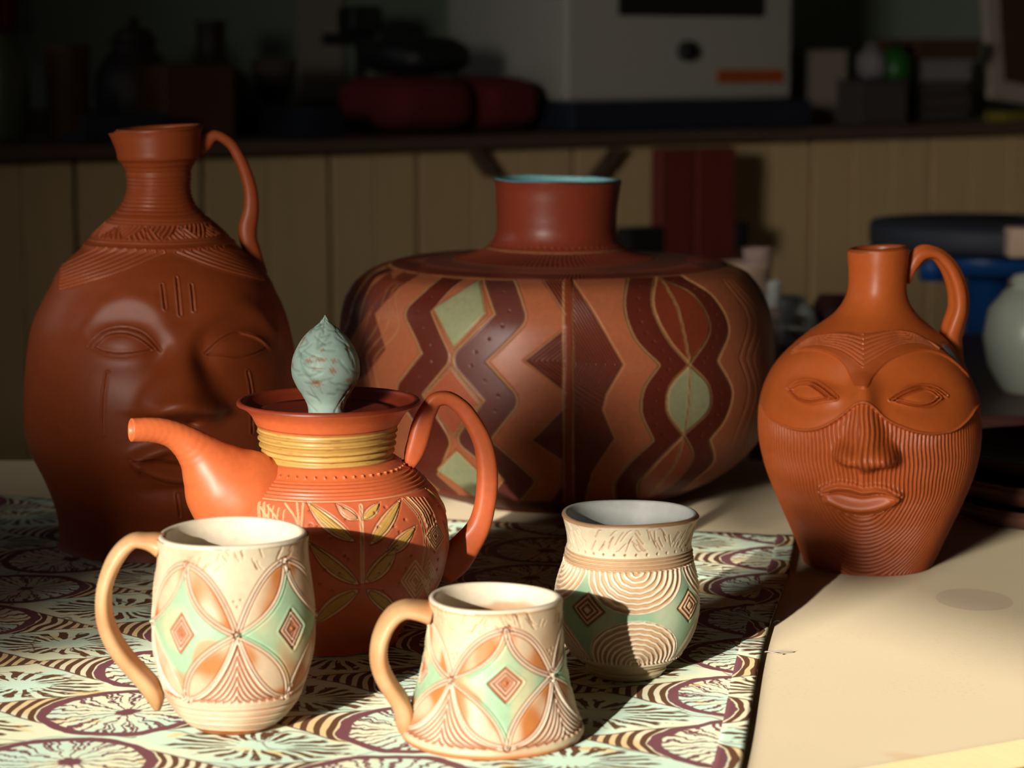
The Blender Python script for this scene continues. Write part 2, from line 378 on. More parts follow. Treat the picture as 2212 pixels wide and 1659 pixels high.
def sweep(name, root, centre, az, path, mat, colr, origin, thick, n=90, k=28, power=2.6, hollow=False, ridge=None, label=None, colfn=None, bumpfn=None):
    """strap or spout bent in the upright plane through the pot's axis; path rows (photo x, y, half width px)"""
    d = np.array([math.cos(az), math.sin(az), 0.0]); nrm = np.array([-math.sin(az), math.cos(az), 0.0])
    path = np.array(path, float); cen = np.array([centre[0], centre[1], 0.0])
    rr = ray(path[:, 0], path[:, 1]); t = ((cen - _O) @ nrm) / (rr @ nrm); P = _O + rr * t[:, None]
    u = (P - cen) @ d; z = P[:, 2]; mp = np.array([depth(p) for p in P]) / FPX
    thick = np.interp(np.linspace(0, 1, len(path)), np.linspace(0, 1, len(thick)), thick) if np.ndim(thick) else np.full(len(path), thick)
    Q = crom(np.column_stack([u, z, path[:, 2] * mp, thick * mp]), n)
    Tn = np.gradient(Q[:, :2], axis=0); Tn /= np.linalg.norm(Tn, axis=1, keepdims=True); Nn = np.stack([-Tn[:, 1], Tn[:, 0]], 1)
    a = np.linspace(0, 2 * math.pi, k, endpoint=False); ca = np.sign(np.cos(a)) * np.abs(np.cos(a)) ** (2 / power); sa = np.sign(np.sin(a)) * np.abs(np.sin(a)) ** (2 / power)
    rows = []
    def ring(i, sc=1.0, sh=0.0):
        A = Q[i, 2] * sc * ca; B = Q[i, 3] * sc * sa
        if ridge is not None and sc == 1.0:
            f = 1 + ridge(i / (n - 1), a); A = A * f; B = B * f
        uu = Q[i, 0] + Nn[i, 0] * A + Tn[i, 0] * sh; zz = Q[i, 1] + Nn[i, 1] * A + Tn[i, 1] * sh
        return cen + uu[:, None] * d + B[:, None] * nrm + zz[:, None] * np.array([0, 0, 1.0])
    if hollow:
        for q in (0.10, 0.02): rows.append(ring(0, 0.72 - (0.1 - q), Q[0, 2] * q * 30))
        rows.append(ring(0, 0.76)); rows.append(ring(0, 0.9, -Q[0, 2] * 0.07))
    else:
        for sc in (0.15, 0.55, 0.85): rows.append(ring(0, sc, -Q[0, 2] * (1 - sc) * 0.35))
    for i in range(n): rows.append(ring(i))
    for sc in (0.85, 0.55, 0.15): rows.append(ring(n - 1, sc, Q[-1, 2] * (1 - sc) * 0.35))
    P = np.array(rows); m = len(P)
    cl = np.broadcast_to(np.asarray(colr, float), P.shape).copy()
    if colfn is not None: cl = colfn(P, cl)
    P = P - np.asarray(origin)
    i, j = np.meshgrid(np.arange(m - 1), np.arange(k), indexing='ij'); j2 = (j + 1) % k
    F = np.stack([i * k + j, i * k + j2, (i + 1) * k + j2, (i + 1) * k + j], -1).reshape(-1, 4)
    me = mesh_np(name, P.reshape(-1, 3), F, mat, True, None, cl.reshape(-1, 3))
    bm = bmesh.new(); bm.from_mesh(me)
    bmesh.ops.holes_fill(bm, edges=[e for e in bm.edges if e.is_boundary]); bmesh.ops.recalc_face_normals(bm, faces=bm.faces); bm.to_mesh(me); bm.free()
    for p in me.polygons: p.use_smooth = True
    return put(name, me, root, label=label)
# ---------------------------------------------------------------- room shell
M_wallgreen = plain('painted_wall_green', (0.24, 0.30, 0.235), 0.7, 0.1, 3)
M_plaster = plain('plaster', (0.16, 0.13, 0.10), 0.8, 0.06, 4)
M_floor = plain('floor_boards', (0.10, 0.065, 0.045), 0.6, 0.3, 6, stretch=(1, 9, 1))
def slab(name, x0, x1, y0, y1, z0, z1, mat, loc=(0, 0, 0), rz=0.0):
    return bm_obj(name, box_bm(x0, x1, y0, y1, z0, z1), mat, None, False, loc, rz, kind='structure')
slab('floor', -3, 3, -2.2, 7.0, -0.1, 0.0, M_floor)
slab('ceiling', -3.1, 3.1, -2.3, 7.0, 2.6, 2.7, M_plaster)
slab('wall_left', -3.1, -3.0, -2.2, 7.0, 0, 2.6, M_plaster)
slab('wall_right', 3.0, 3.1, -2.2, 7.0, 0, 2.6, M_plaster)
BK = math.radians(33.0)                        # the counter and the wall behind it run obliquely
BO = Vector((0.0, 4.0, 0.0)); BX = Vector((math.cos(BK), math.sin(BK), 0)); BY = Vector((-math.sin(BK), math.cos(BK), 0))
slab('wall_far', -4.2, 4.2, 0.66, 0.76, 0, 2.6, M_wallgreen, BO, BK)
# unseen wall behind the camera; its opening is shaped to cut out the sun patches
def opening(l, e, y=-2.2):
    p = Vector((l * math.cos(SUN_AZ), -l * math.sin(SUN_AZ), T + e)); k = (y - p.y) / -SUN_DIR.y
    q = p - SUN_DIR * k; return (q.x, q.z)
HOLE = [(-1.30, 0.02), (-1.30, 0.215), (-0.93, 0.24), (-0.83, 0.272), (-0.775, 0.305), (-0.735, 0.34), (-0.775, 0.365), (-0.815, 0.385), (-0.82, 0.455), (-0.70, 0.460), (-0.66, 0.456),
        (-0.61, 0.436), (-0.58, 0.420), (-0.55, 0.412), (-0.52, 0.408), (-0.465, 0.394), (-0.44, 0.384), (-0.29, 0.362), (-0.10, 0.33), (0.05, 0.30), (0.05, 0.02)]
def sun_cutout_wall():
    bm = bmesh.new()
    outer = [(-3, 0), (3, 0), (3, 2.6), (-3, 2.6)]; inner = [opening(*q) for q in HOLE]
    es = []
    for ring in (outer, inner):
        vs = [bm.verts.new((x, -2.2, z)) for x, z in ring]
        es += [bm.edges.new((vs[i], vs[(i + 1) % len(vs)])) for i in range(len(vs))]
    bmesh.ops.triangle_fill(bm, use_beauty=True, edges=es)
    g = bmesh.ops.extrude_face_region(bm, geom=bm.faces[:])
    for v in g['geom']:
        if isinstance(v, bmesh.types.BMVert): v.co.y -= 0.02
    return bm
bm_obj('wall_back', sun_cutout_wall(), M_plaster, kind='structure')

# ---------------------------------------------------------------- node arithmetic for the printed cloth and the table
class E:
    nt = None
    def __init__(s, sock): s.k = sock
    @staticmethod
    def op(o, *a):
        n = E.nt.nodes.new('ShaderNodeMath'); n.operation = o
        for i, v in enumerate(a):
            if isinstance(v, E): E.nt.links.new(v.k, n.inputs[i])
            else: n.inputs[i].default_value = float(v)
        return E(n.outputs[0])
    def __add__(s, o): return E.op('ADD', s, o)
    def __radd__(s, o): return E.op('ADD', o, s)
    def __sub__(s, o): return E.op('SUBTRACT', s, o)
    def __rsub__(s, o): return E.op('SUBTRACT', o, s)
    def __mul__(s, o): return E.op('MULTIPLY', s, o)
    def __rmul__(s, o): return E.op('MULTIPLY', o, s)
    def __truediv__(s, o): return E.op('DIVIDE', s, o)
def esm(a, b, x):
    n = E.nt.nodes.new('ShaderNodeMapRange'); n.interpolation_type = 'SMOOTHSTEP'
    E.nt.links.new(x.k, n.inputs['Value'])
    for key, v in (('From Min', a), ('From Max', b)):
        if isinstance(v, E): E.nt.links.new(v.k, n.inputs[key])
        else: n.inputs[key].default_value = v
    return E(n.outputs[0])
def evec(x, y, z=0.0):
    n = E.nt.nodes.new('ShaderNodeCombineXYZ')
    for i, v in enumerate((x, y, z)):
        if isinstance(v, E): E.nt.links.new(v.k, n.inputs[i])
        else: n.inputs[i].default_value = v
    return n.outputs[0]
def enoise(vec, scale, detail=2.0, out='Fac'):
    n = E.nt.nodes.new('ShaderNodeTexNoise'); n.inputs['Scale'].default_value = scale; n.inputs['Detail'].default_value = detail
    E.nt.links.new(vec, n.inputs['Vector']); return E(n.outputs[out])
def evor(vec, scale, feature='DISTANCE_TO_EDGE'):
    n = E.nt.nodes.new('ShaderNodeTexVoronoi'); n.feature = feature; n.inputs['Scale'].default_value = scale
    E.nt.links.new(vec, n.inputs['Vector']); return E(n.outputs['Distance'])
def emix(f, a, b):
    n = E.nt.nodes.new('ShaderNodeMix'); n.data_type = 'RGBA'
    E.nt.links.new(f.k, n.inputs['Factor'])
    for key, v in (('A', a), ('B', b)):
        if hasattr(v, 'is_output'): E.nt.links.new(v, n.inputs[key])
        else: n.inputs[key].default_value = (*v, 1)
    return n.outputs['Result']
emax = lambda a, b: E.op('MAXIMUM', a, b)
emin = lambda a, b: E.op('MINIMUM', a, b)

# ---------------------------------------------------------------- work table
def table_mat():
    m = bpy.data.materials.new('pale_board'); nt, N, L = nodes(m); E.nt = nt; b = N['Principled BSDF']
    g = N.new('ShaderNodeNewGeometry'); sp = N.new('ShaderNodeSeparateXYZ'); L.new(g.outputs['Position'], sp.inputs[0])
    x, y = E(sp.outputs[0]), E(sp.outputs[1])
    big = enoise(evec(x, y), 5.0, 4); fine = enoise(evec(x * 1.0, y * 1.0), 420.0, 3)
    fib = enoise(evec(x * 260, y * 900), 1.0, 2)
    speck = esm(0.62, 0.68, fib) * esm(0.45, 0.65, enoise(evec(x, y), 9.0, 2))
    c = emix(big, (0.475, 0.385, 0.25), (0.57, 0.47, 0.315))
    c = emix(fine * 0.35, c, (0.50, 0.40, 0.25))
    c = emix(speck * 0.55, c, (0.28, 0.2, 0.12))
    # round damp stain left on the board, and a smear nearer the edge
    ex = (x - 0.304) / 0.0245; ey = (y - 1.456) / 0.031
    rr = E.op('SQRT', ex * ex + ey * ey) + (enoise(evec(x, y), 26.0, 2) - 0.5) * 0.18
    st = 1.0 - esm(0.97, 1.03, rr)
    c = emix(st * 0.72, c, (0.36, 0.27, 0.2))
    fx = (x - 0.203 - (y - 1.118) * -0.8) / 0.012; fy = (y - 1.118) / 0.012
    sm_ = 1.0 - esm(0.5, 1.1, E.op('SQRT', fx * fx + fy * fy) + (enoise(evec(x, y), 60.0, 2) - 0.5) * 0.5)
    c = emix(sm_ * 0.4, c, (0.5, 0.26, 0.12))
    L.new(c, b.inputs['Base Color']); b.inputs['Roughness'].default_value = 0.75; b.inputs['Specular IOR Level'].default_value = 0.25
    b.inputs['Diffuse Roughness'].default_value = 1.0
    b.inputs['Sheen Weight'].default_value = 0.30; b.inputs['Sheen Roughness'].default_value = 0.5; b.inputs['Sheen Tint'].default_value = (1, 0.85, 0.6, 1)
    bp = N.new('ShaderNodeBump'); bp.inputs['Distance'].default_value = 0.0001; L.new(fine.k, bp.inputs['Height']); L.new(bp.outputs[0], b.inputs['Normal'])
    return m
M_board = table_mat(); M_darkwood = plain('dark_wood', (0.10, 0.05, 0.03), 0.5, 0.3, 12, stretch=(1, 1, 8))
tb = thing('work_table', 'pale beige board topped work table under the pottery', 'table', (0, 1.4, 0))
bm_obj('table_top', box_bm(-1.15, 0.85, -0.62, 0.57, T - 0.032, T, 0.003), M_board, tb)
for lx in (-1.08, 0.78):
    for ly in (-0.55, 0.50):
        bm_obj('leg', box_bm(lx - .03, lx + .03, ly - .03, ly + .03, 0, T - 0.032, 0.004), M_darkwood, tb)
for ly in (-0.57, 0.52):
    bm_obj('apron', box_bm(-1.05, 0.75, ly - .012, ly + .012, T - 0.13, T - 0.032, 0.002), M_darkwood, tb)

# ---------------------------------------------------------------- printed cloth
CRZ = math.radians(-10.0); COX = 0.0
def cloth_mat():
    m = bpy.data.materials.new('printed_cotton'); nt, N, L = nodes(m); E.nt = nt; b = N['Principled BSDF']
    at = N.new('ShaderNodeAttribute'); at.attribute_name = 'print'; sp = N.new('ShaderNodeSeparateXYZ'); L.new(at.outputs['Vector'], sp.inputs[0])
    u0, v0 = E(sp.outputs[0]), E(sp.outputs[1])
    wv = evec(u0, v0)
    wob = enoise(wv, 24.0, 2); wob2 = enoise(evec(u0 + 3.1, v0), 24.0, 2)
    u = u0 + (wob - 0.5) * 0.012; v = v0 + (wob2 - 0.5) * 0.010
    A, B = 0.167, 0.0878
    def cell(du, dv):
        cu = (u + du) / A; cv = (v + dv) / B
        iu = E.op('ROUND', cu); iv = E.op('ROUND', cv)
        wn = nt.nodes.new('ShaderNodeTexWhiteNoise'); nt.links.new(evec(iu, iv, du), wn.inputs['Vector'])
        return (cu - iu) * A, (cv - iv) * B, E(wn.outputs['Value'])
    # ringed seed heads
    x, y, rnd = cell(0.0812, -1.138)
    r = E.op('SQRT', x * x + y * y * 1.22) ; ang = E.op('ARCTAN2', y, x)
    rn = r + (enoise(evec(u, v), 95.0, 2) - 0.5) * 0.0035
    ring = esm(0.0395, 0.0403, rn) * (1.0 - esm(0.0462, 0.0470, rn))
    fx = x + 0.010 * (rnd - 0.5); fy = y + 0.006 * (rnd - 0.3)
    fr = E.op('SQRT', fx * fx + fy * fy); fang = E.op('ARCTAN2', fy, fx)
    nz = enoise(evec(fang * 1.4, fr * 90.0, rnd * 9), 1.6, 2)
    w1 = E.op('ABSOLUTE', E.op('SINE', fang * 6.5 + (nz - 0.5) * 3.4 + rnd * 6.0))
    w2 = E.op('ABSOLUTE', E.op('SINE', fang * 14.0 + (nz - 0.5) * 5.0 + rnd * 11.0))
    lw = 0.38 - fr * 3.6
    v1 = 1.0 - esm(lw * 0.6, lw * 1.15, w1)
    v2 = (1.0 - esm(0.22, 0.38, w2)) * esm(0.016, 0.024, fr)
    teeth = (1.0 - esm(0.35, 0.55, w2)) * esm(0.0335, 0.0385, rn)
    blob = 1.0 - esm(0.0055, 0.0075, fr + (enoise(evec(u, v), 190.0, 2) - 0.5) * 0.009)
    inr = 1.0 - esm(0.0400, 0.0404, rn)
    veins = emax(emax(v1, v2), emax(teeth, blob)) * inr
    outring = esm(0.0468, 0.0472, rn)
    # striped gills running out from both sides of a ring
    ax = E.op('ABSOLUTE', x); ay = E.op('ABSOLUTE', y)
    gw = 0.027 - (ax - 0.036) * 0.52
    gin = (1.0 - esm(gw - 0.0007, gw + 0.0007, ay)) * outring * esm(0.030, 0.033, ax)
    gl = (1.0 - esm(0.0006, 0.0012, E.op('ABSOLUTE', ay - gw))) * outring * (1.0 - esm(0.080, 0.082, ax)) * esm(0.030, 0.034, ax)
    stripe = esm(-0.25, 0.15, E.op('SINE', (r + (wob - 0.5) * 0.004) * 920.0))
    gills = gin * stripe
    # bursting flowers between the rings
    bx, by, rb = cell(0.0812 + A / 2, -1.138 + B / 2)
    bx = bx + (rb - 0.5) * 0.012
    q = E.op('SQRT', bx * bx * 0.36 + by * by * 1.15); ba = E.op('ARCTAN2', by * 1.6, bx)
    qn = q + (enoise(evec(ba * 2.2, rb * 7, q * 60.0), 2.2, 3) - 0.5) * 0.022
    ray_ = E.op('SINE', ba * 21.0 + (enoise(evec(u, v), 60.0, 2) - 0.5) * 9.0)
    dash = esm(-0.25, 0.10, ray_) * esm(0.0095, 0.0115, qn) * (1.0 - esm(0.0255, 0.029, qn))
    dash = dash * esm(0.36, 0.43, enoise(evec(ba * 5.0, q * 130.0, rb * 5.0), 1.3, 2) + 0.06)
    burst = dash * outring * (1.0 - gin)
    # hair lines in the plain ground
    hl = evor(evec(u0 * 9.0 + (wob - .5) * 1.2, v0 * 26.0 + (wob2 - .5) * 0.8), 1.0)
    hair = (1.0 - esm(0.008, 0.018, hl)) * outring * (1.0 - gin)
    ground = emix(esm(0.40, 0.62, enoise(wv, 17.0, 2)), (0.50, 0.68, 0.54), (0.70, 0.71, 0.48))
    och = esm(0.60, 0.70, enoise(evec(u0 * 1.0, v0 * 1.8, 3.0), 30.0, 3))
    ground = emix(och * 0.8, ground, (0.74, 0.47, 0.10))
    ground = emix(gin * 0.65, ground, (0.74, 0.58, 0.36))
    gocr = gin * esm(0.52, 0.60, enoise(evec(u0, v0, 5.0), 11.0, 1))
    ground = emix(gocr * 0.6, ground, (0.68, 0.36, 0.06))
    purple = (0.165, 0.058, 0.068); brown = (0.115, 0.048, 0.022)
    c = emix(hair * 0.7, ground, brown)
    c = emix(burst, c, brown); c = emix(gills, c, brown); c = emix(gl, c, brown)
    c = emix(emax(veins, ring), c, purple)
    dark = emax(emax(burst, gills), emax(veins, ring)); L.new((0.24 - dark * 0.22).k, b.inputs['Sheen Weight'])
    L.new(c, b.inputs['Base Color'])
    b.inputs['Roughness'].default_value = 0.7; b.inputs['Specular IOR Level'].default_value = 0.2; b.inputs['Diffuse Roughness'].default_value = 1.0
    b.inputs['Sheen Roughness'].default_value = 0.5; b.inputs['Sheen Tint'].default_value = (0.9, 1.0, 0.85, 1)
    wu = N.new('ShaderNodeTexNoise'); wu.inputs['Scale'].default_value = 900; L.new(wv, wu.inputs['Vector'])
    bp = N.new('ShaderNodeBump'); bp.inputs['Distance'].default_value = 0.00015; L.new(wu.outputs['Fac'], bp.inputs['Height']); L.new(bp.outputs[0], b.inputs['Normal'])
    return m
M_cloth = cloth_mat(); M_thread = plain('thread', (0.55, 0.48, 0.38), 0.8)
def far_edge(c): return 1.652 + (-0.08 - c) * 0.075
def cloth_sheet(name, c0, c1, nc, nd, z0, thick, parent, wave=1.0, du=0.0, dv=0.0, d0=0.86):
    cs = np.linspace(c0, c1, nc); V = []; A = []
    for c in cs:
        ds = np.linspace(d0, far_edge(c) + 0.0016 * math.sin(c * 41), nd)
        for d in ds:
            e = 0.0022 * math.sin(d * 13.0) * math.exp(-((c + 0.08) / 0.05) ** 2)      # the edge is not quite straight
            h = wave * (0.0004 * math.sin(c * 37 + d * 19) + 0.0004 * math.sin(c * 15 - d * 44 + 1.3))
            edge = min(abs(d - ds[-1]), abs(c - c1))
            h = abs(h) if edge < 0.02 else h
            V.append((c + e, d, z0 + max(h, -0.0006))); A.append((c + du, d + dv, 0))
    V = np.array(V); A = np.array(A); i, j = np.meshgrid(np.arange(nc - 1), np.arange(nd - 1), indexing='ij')
    F = np.stack([i * nd + j, (i + 1) * nd + j, (i + 1) * nd + j + 1, i * nd + j + 1], -1).reshape(-1, 4)
    n = len(V); Vb = V.copy(); Vb[:, 2] -= thick
    rim = []
    for i_ in range(nc - 1): rim += [(i_ * nd, n + i_ * nd, n + (i_ + 1) * nd, (i_ + 1) * nd), (i_ * nd + nd - 1, (i_ + 1) * nd + nd - 1, n + (i_ + 1) * nd + nd - 1, n + i_ * nd + nd - 1)]
    for j_ in range(nd - 1): rim += [(j_, j_ + 1, n + j_ + 1, n + j_), ((nc - 1) * nd + j_, n + (nc - 1) * nd + j_, n + (nc - 1) * nd + j_ + 1, (nc - 1) * nd + j_ + 1)]
    Fa = np.vstack([F, F[:, ::-1] + n, np.array(rim)])
    me = mesh_np(name, np.vstack([V, Vb]), Fa, M_cloth, True)
    a = me.attributes.new('print', 'FLOAT_VECTOR', 'POINT'); a.data.foreach_set('vector', np.vstack([A, A]).astype(np.float32).ravel())
    return put(name, me, parent)
ct = thing('printed_cloth', 'mint and brown wax print cotton cloth with seed head rings, spread on the table', 'cloth', (0, 0, T), CRZ)
cloth_sheet('sheet', -1.02, -0.081, 150, 130, 0.0016, 0.0009, ct)
cloth_sheet('hem', -0.0935, -0.0795, 6, 130, 0.0030, 0.0022, ct, 0.0, 0.052, 0.03)
for (c, d, L_, a0) in ((-0.081, 1.325, 0.018, -0.25), (-0.081, 1.3255, 0.012, -0.7), (-0.0795, 1.398, 0.006, 0.4)):
    pts = [Vector((c + L_ * t * math.cos(a0 + 0.5 * t), d + L_ * t * math.sin(a0 + 0.5 * t), 0.0011 + 0.0018 * math.sin(3 * t) * (1 - t))) for t in np.linspace(0, 1, 9)]
    prev = None; bm = bmesh.new()
    for p in pts:
        r_ = [bm.verts.new(p + Vector((0, 0.0004 * math.cos(q), 0.0004 * math.sin(q)))) for q in np.linspace(0, 2 * math.pi, 5)[:-1]]
        if prev:
            for q in range(4): bm.faces.new((prev[q], prev[(q + 1) % 4], r_[(q + 1) % 4], r_[q]))
        prev = r_
    bm_obj('loose_thread', bm, M_thread, ct, True)
# pale strip of wood in the near right corner
M_pine = plain('pine', (0.74, 0.55, 0.28), 0.6, 0.14, 30, stretch=(14, 1, 1), spec=0.3)
for m_ in (M_pine,):
    b_ = m_.node_tree.nodes['Principled BSDF']; b_.inputs['Diffuse Roughness'].default_value = 1.0; b_.inputs['Sheen Weight'].default_value = 0.45; b_.inputs['Sheen Tint'].default_value = (1, .85, .55, 1)
p0 = on_z(1940, 1661); p1 = on_z(2230, 1609); dd = p1 - p0; aa = math.atan2(dd[1], dd[0])
wb = thing('wooden_strip', 'pale pine wood strip lying across the near right corner of the table', 'wood strip', (p0[0], p0[1], T + 0.0003), aa)
bm_obj('strip', box_bm(-0.075, 0.35, -0.035, 0.0, 0, 0.004, 0.001), M_pine, wb)
bm_obj('edge_band', box_bm(-0.075, 0.35, -0.060, -0.0352, 0, 0.0038, 0.001), plain('pine_red', (0.72, 0.42, 0.22), 0.6, 0.12, 30, stretch=(14, 1, 1)), wb, label='redder band of wood')
# ================================================================ pottery
CL = 0.0022                                    # top of the cloth above the table
M_burnish = clay('burnished_terracotta', 0.42, 0.45, 220, 0.10, 0.00004, 12)
M_dark = clay('dark_terracotta', 0.46, 0.4, 240, 0.12, 0.00004, 10)
M_slip = clay('slip_painted_clay', 0.40, 0.42, 260, 0.16, 0.00006, 22)
M_red = clay('red_teapot_clay', 0.45, 0.45, 260, 0.12, 0.00005, 30, 0.15)
M_pale = clay('pale_washed_clay', 0.5, 0.4, 240, 0.10, 0.00006, 34, 0.1)
def off_(P, ox, oy, k): return [(ox + x / k, oy + y / k) for x, y in P]

# ---------------------------------------------------------------- big round vase
def big_vase():
    k = 2.074; Z = lambda P: off_(P, 700, 350, k)
    sil = [(390, 1066, 1343, 'c'), (405, 1070, 1340, 'c'), (430, 1071, 1336, 'c'), (470, 1073, 1332, 'c'), (500, 1072, 1332, 'c'), (520, 1064, 1338, 'c'), (534, 1050, 1352, 'c'),
           (547, 1020, 1376, 'c'), (556, 985, 1410, 'c'), (562, 920, 1480, 'c'), (570, 836, 1575, 'c'), (586, 790, 1614, 'c'), (610, 764, 1636, 'c'), (640, 746, 1653, 'c'), (700, 734, 1667, 'c'), (760, 731, 1673, 'c'),
           (800, 731, 1674, 'c'), (850, 735, 1670, 'c'), (890, 745, 1659, 'c'), (930, 765, 1640, 'c'), (965, 795, 1611, 'c'), (1000, 836, 1570, 'c'), (1030, 885, 1521, 'c'), (1048, 930, 1478, 'c'),
           (1057, 972, 1436, 'c'), (1061, 975, 1433, 'c'), (1068, 980, 1428, 'c')]
    p = Pot(1204, 1110, 224, sil, 430, 700, 110)
    p.wobble(0.0006, 3)
    px = p.mpp
    FIELD = srgb(196, 112, 74); DK = srgb(112, 46, 32); DK2 = srgb(118, 62, 52); RED = srgb(150, 66, 40); HAT = srgb(140, 66, 44); GRN = srgb(172, 174, 132); CRM = srgb(206, 160, 104); NECK = srgb(140, 58, 36); SAL = srgb(196, 100, 66); GOUGE = srgb(96, 40, 28)
    p.col[:] = FIELD
    # faint combing over the plain field
    p.H += 0.00006 * np.sin((p.TH * 0.17 * 0.7 + p.S) / (2.4 * px) * 2 * math.pi) * (p.S > 0.13)
    edge = p.uv([(1204, 604)])[0][1]
    def motif_left(dth):
        sh = lambda U: U + np.array([dth, 0.0])
        L = lambda P, **q: sh(p.line(Z(P), **q))
        right = [(775, 500), (840, 695), (640, 890), (800, 1070), (660, 1250), (880, 1430), (800, 1530)]
        left = [(610, 490), (520, 560), (415, 670), (505, 870), (375, 1030), (505, 1245), (445, 1390), (600, 1520)]
        w = 60 / k * px
        for P, c in ((left, DK), (right, DK2)):
            U = L(P); rs, cols, D = p.dist(U, w * 1.6)
            a = 1 - sm(w - px, w + px, D); p.blend(rs, cols, a, c); p.addh(rs, cols, -0.0004 * a)
            edge_ = np.exp(-((D - w) / (1.9 * px)) ** 2); p.blend(rs, cols, edge_ * 0.85, CRM); p.addh(rs, cols, 0.0005 * edge_)
            e2 = np.exp(-((D - w - 3.4 * px) / (1.1 * px)) ** 2); p.addh(rs, cols, -0.0005 * e2); p.blend(rs, cols, e2 * 0.5, GOUGE)
        for P, c, nm in (([(700, 518), (728, 680), (580, 838), (485, 655)], GRN, 2), ([(572, 915), (702, 1080), (580, 1232), (440, 1050)], SAL, 0), ([(590, 1290), (700, 1400), (690, 1515), (500, 1385)], GRN, 4)):
            U = L(P + P[:1])[:-1]
            p.fill(U, CRM, 0.0); rs, cols, D = p.dist(np.vstack([U, U[:1]]), 10 * px)
            ins = p.inside(U, rs, cols); a = sm(3.2 * px, 5.2 * px, D) * ins; p.blend(rs, cols, a, c); p.addh(rs, cols, 0.0004 * a)
            big = sm(0.5 * px, 1.2 * px, D) * (1 - sm(2.0 * px, 3 * px, D)); p.blend(rs, cols, big * 0.7, GOUGE); p.addh(rs, cols, -0.0005 * big)
            if c is GRN and dth == 0:
                ii = p.reg[rs]; q = ii[:, cols]; q[ins & (D > 4 * px)] = nm; ii[:, cols] = q; p.reg[rs] = ii
            if c is SAL: p.hatch(U, L(P[:2]), 3.2 * px, 0.00015, DK, 0.3, 0.25)
        for P in (right, left):
            U = L(P, step=13)
            p.dots(U[::3], 2.1 * px, 0.0010, srgb(80, 32, 26), 0.8)
            p.dots(U[::3] + np.array([0.004, -1.3 * px]), 1.1 * px, -0.0004, srgb(190, 130, 110), 0.5)
    def motif_mid(dth, full=True):
        sh = lambda U: U + np.array([dth, 0.0]); L = lambda P, **q: sh(p.line(Z(P), **q))
        rb = [(1105, 520), (1200, 660), (1345, 908), (1268, 1040), (1250, 1110), (1305, 1242), (1205, 1390), (1172, 1500), (1172, 1540)]
        poly = rb + [(1112, 1540), (1112, 520)]
        U = L(poly + poly[:1])[:-1]; p.fill(U, HAT); p.hatch(U, L(rb), 11.5 / k * px, 0.0009, srgb(84, 36, 26), 0.42, 0.9)
        for P, ref in (([(975, 520), (1082, 520), (1082, 690)], [(975, 520), (1082, 690)]), ([(1082, 742), (895, 890), (1082, 1036)], [(1082, 742), (895, 890), (1082, 1036)]),
                       ([(1082, 1095), (930, 1250), (1082, 1352)], [(1082, 1095), (930, 1250), (1082, 1352)]), ([(1082, 1430), (1000, 1540), (1082, 1540)], [(1082, 1430), (1000, 1540)])):
            U = L(P + P[:1])[:-1]; p.fill(U, HAT); p.hatch(U, L(ref), 13 / k * px, 0.0008, srgb(84, 36, 26), 0.4, 0.9)
        U = L([(1070, 518), (1112, 518), (1120, 1545), (1068, 1545), (1070, 518)])[:-1]; p.fill(U, RED, 0.0008)
        for P in ([(1071, 518), (1076, 1545)], [(1112, 518), (1119, 1545)]): p.stroke(L(P), 1.5 * px, 0.0006, CRM, 0.7)
        p.stroke(L(rb), 1.7 * px, 0.0005, CRM, 0.6)
        for P in ([(975, 520), (1082, 690)], [(1082, 742), (895, 890), (1082, 1036)], [(1082, 1095), (930, 1250), (1082, 1352)]): p.stroke(L(P), 1.4 * px, 0.0006, CRM, 0.45)
    def motif_right(dth):
        sh = lambda U: U + np.array([dth, 0.0]); L = lambda P: sh(p.line(Z(P), smooth=False))
        def S(segs): return np.vstack([sh(p.line(Z(q), smooth=True)) for q in segs])
        b1l = S([[(1358, 520), (1343, 640), (1390, 790), (1503, 910)], [(1503, 910), (1432, 1020), (1420, 1110), (1475, 1250)], [(1475, 1250), (1350, 1370), (1300, 1450), (1305, 1510)]])
        b1r = S([[(1485, 520), (1470, 620), (1540, 790), (1640, 908)], [(1640, 908), (1548, 1020), (1540, 1110), (1612, 1225)], [(1612, 1225), (1470, 1370), (1408, 1450), (1415, 1512)]])
        b2l = S([[(1492, 522), (1660, 605), (1730, 740), (1640, 908)], [(1640, 908), (1728, 1010), (1735, 1080), (1612, 1225)], [(1612, 1225), (1650, 1310), (1560, 1440), (1440, 1512)]])
        b2r = S([[(1600, 512), (1750, 610), (1818, 745), (1768, 892)], [(1768, 892), (1832, 1030), (1800, 1150), (1728, 1245)], [(1728, 1245), (1745, 1330), (1660, 1420), (1560, 1502)]])
        for a_, b_, c in ((b1l, b1r, DK), (b2l, b2r, DK)):
            U = np.vstack([a_, b_[::-1]]); p.fill(U, c, -0.0003)
        lens = [S([[(1490, 522), (1472, 620), (1540, 790), (1640, 905)], [(1640, 905), (1730, 740), (1660, 605), (1490, 522)]]), S([[(1640, 915), (1548, 1020), (1540, 1110), (1612, 1222)], [(1612, 1222), (1735, 1080), (1728, 1010), (1640, 915)]]),
                S([[(1612, 1230), (1470, 1370), (1408, 1450), (1415, 1512)], [(1440, 1512), (1560, 1440), (1650, 1310), (1612, 1230)]])]
        for U, c, rg in zip(lens, (RED, GRN, SAL * 0.8), (0, 5, 0)):
            p.fill(U, c, 0.0004, reg=rg if (rg and dth == 0) else None)
        p.hatch(lens[0], sh(p.line(Z([(1500, 530), (1620, 900)]))), 3.4 * px, 0.0002, DK, 0.35, 0.3)
        for q in (b1l, b1r, b2l, b2r):
            p.stroke(q, 3.6 * px, 0.0, CRM, 0.75); p.stroke(q, 1.1 * px, 0.0009, GOUGE, 0.8)
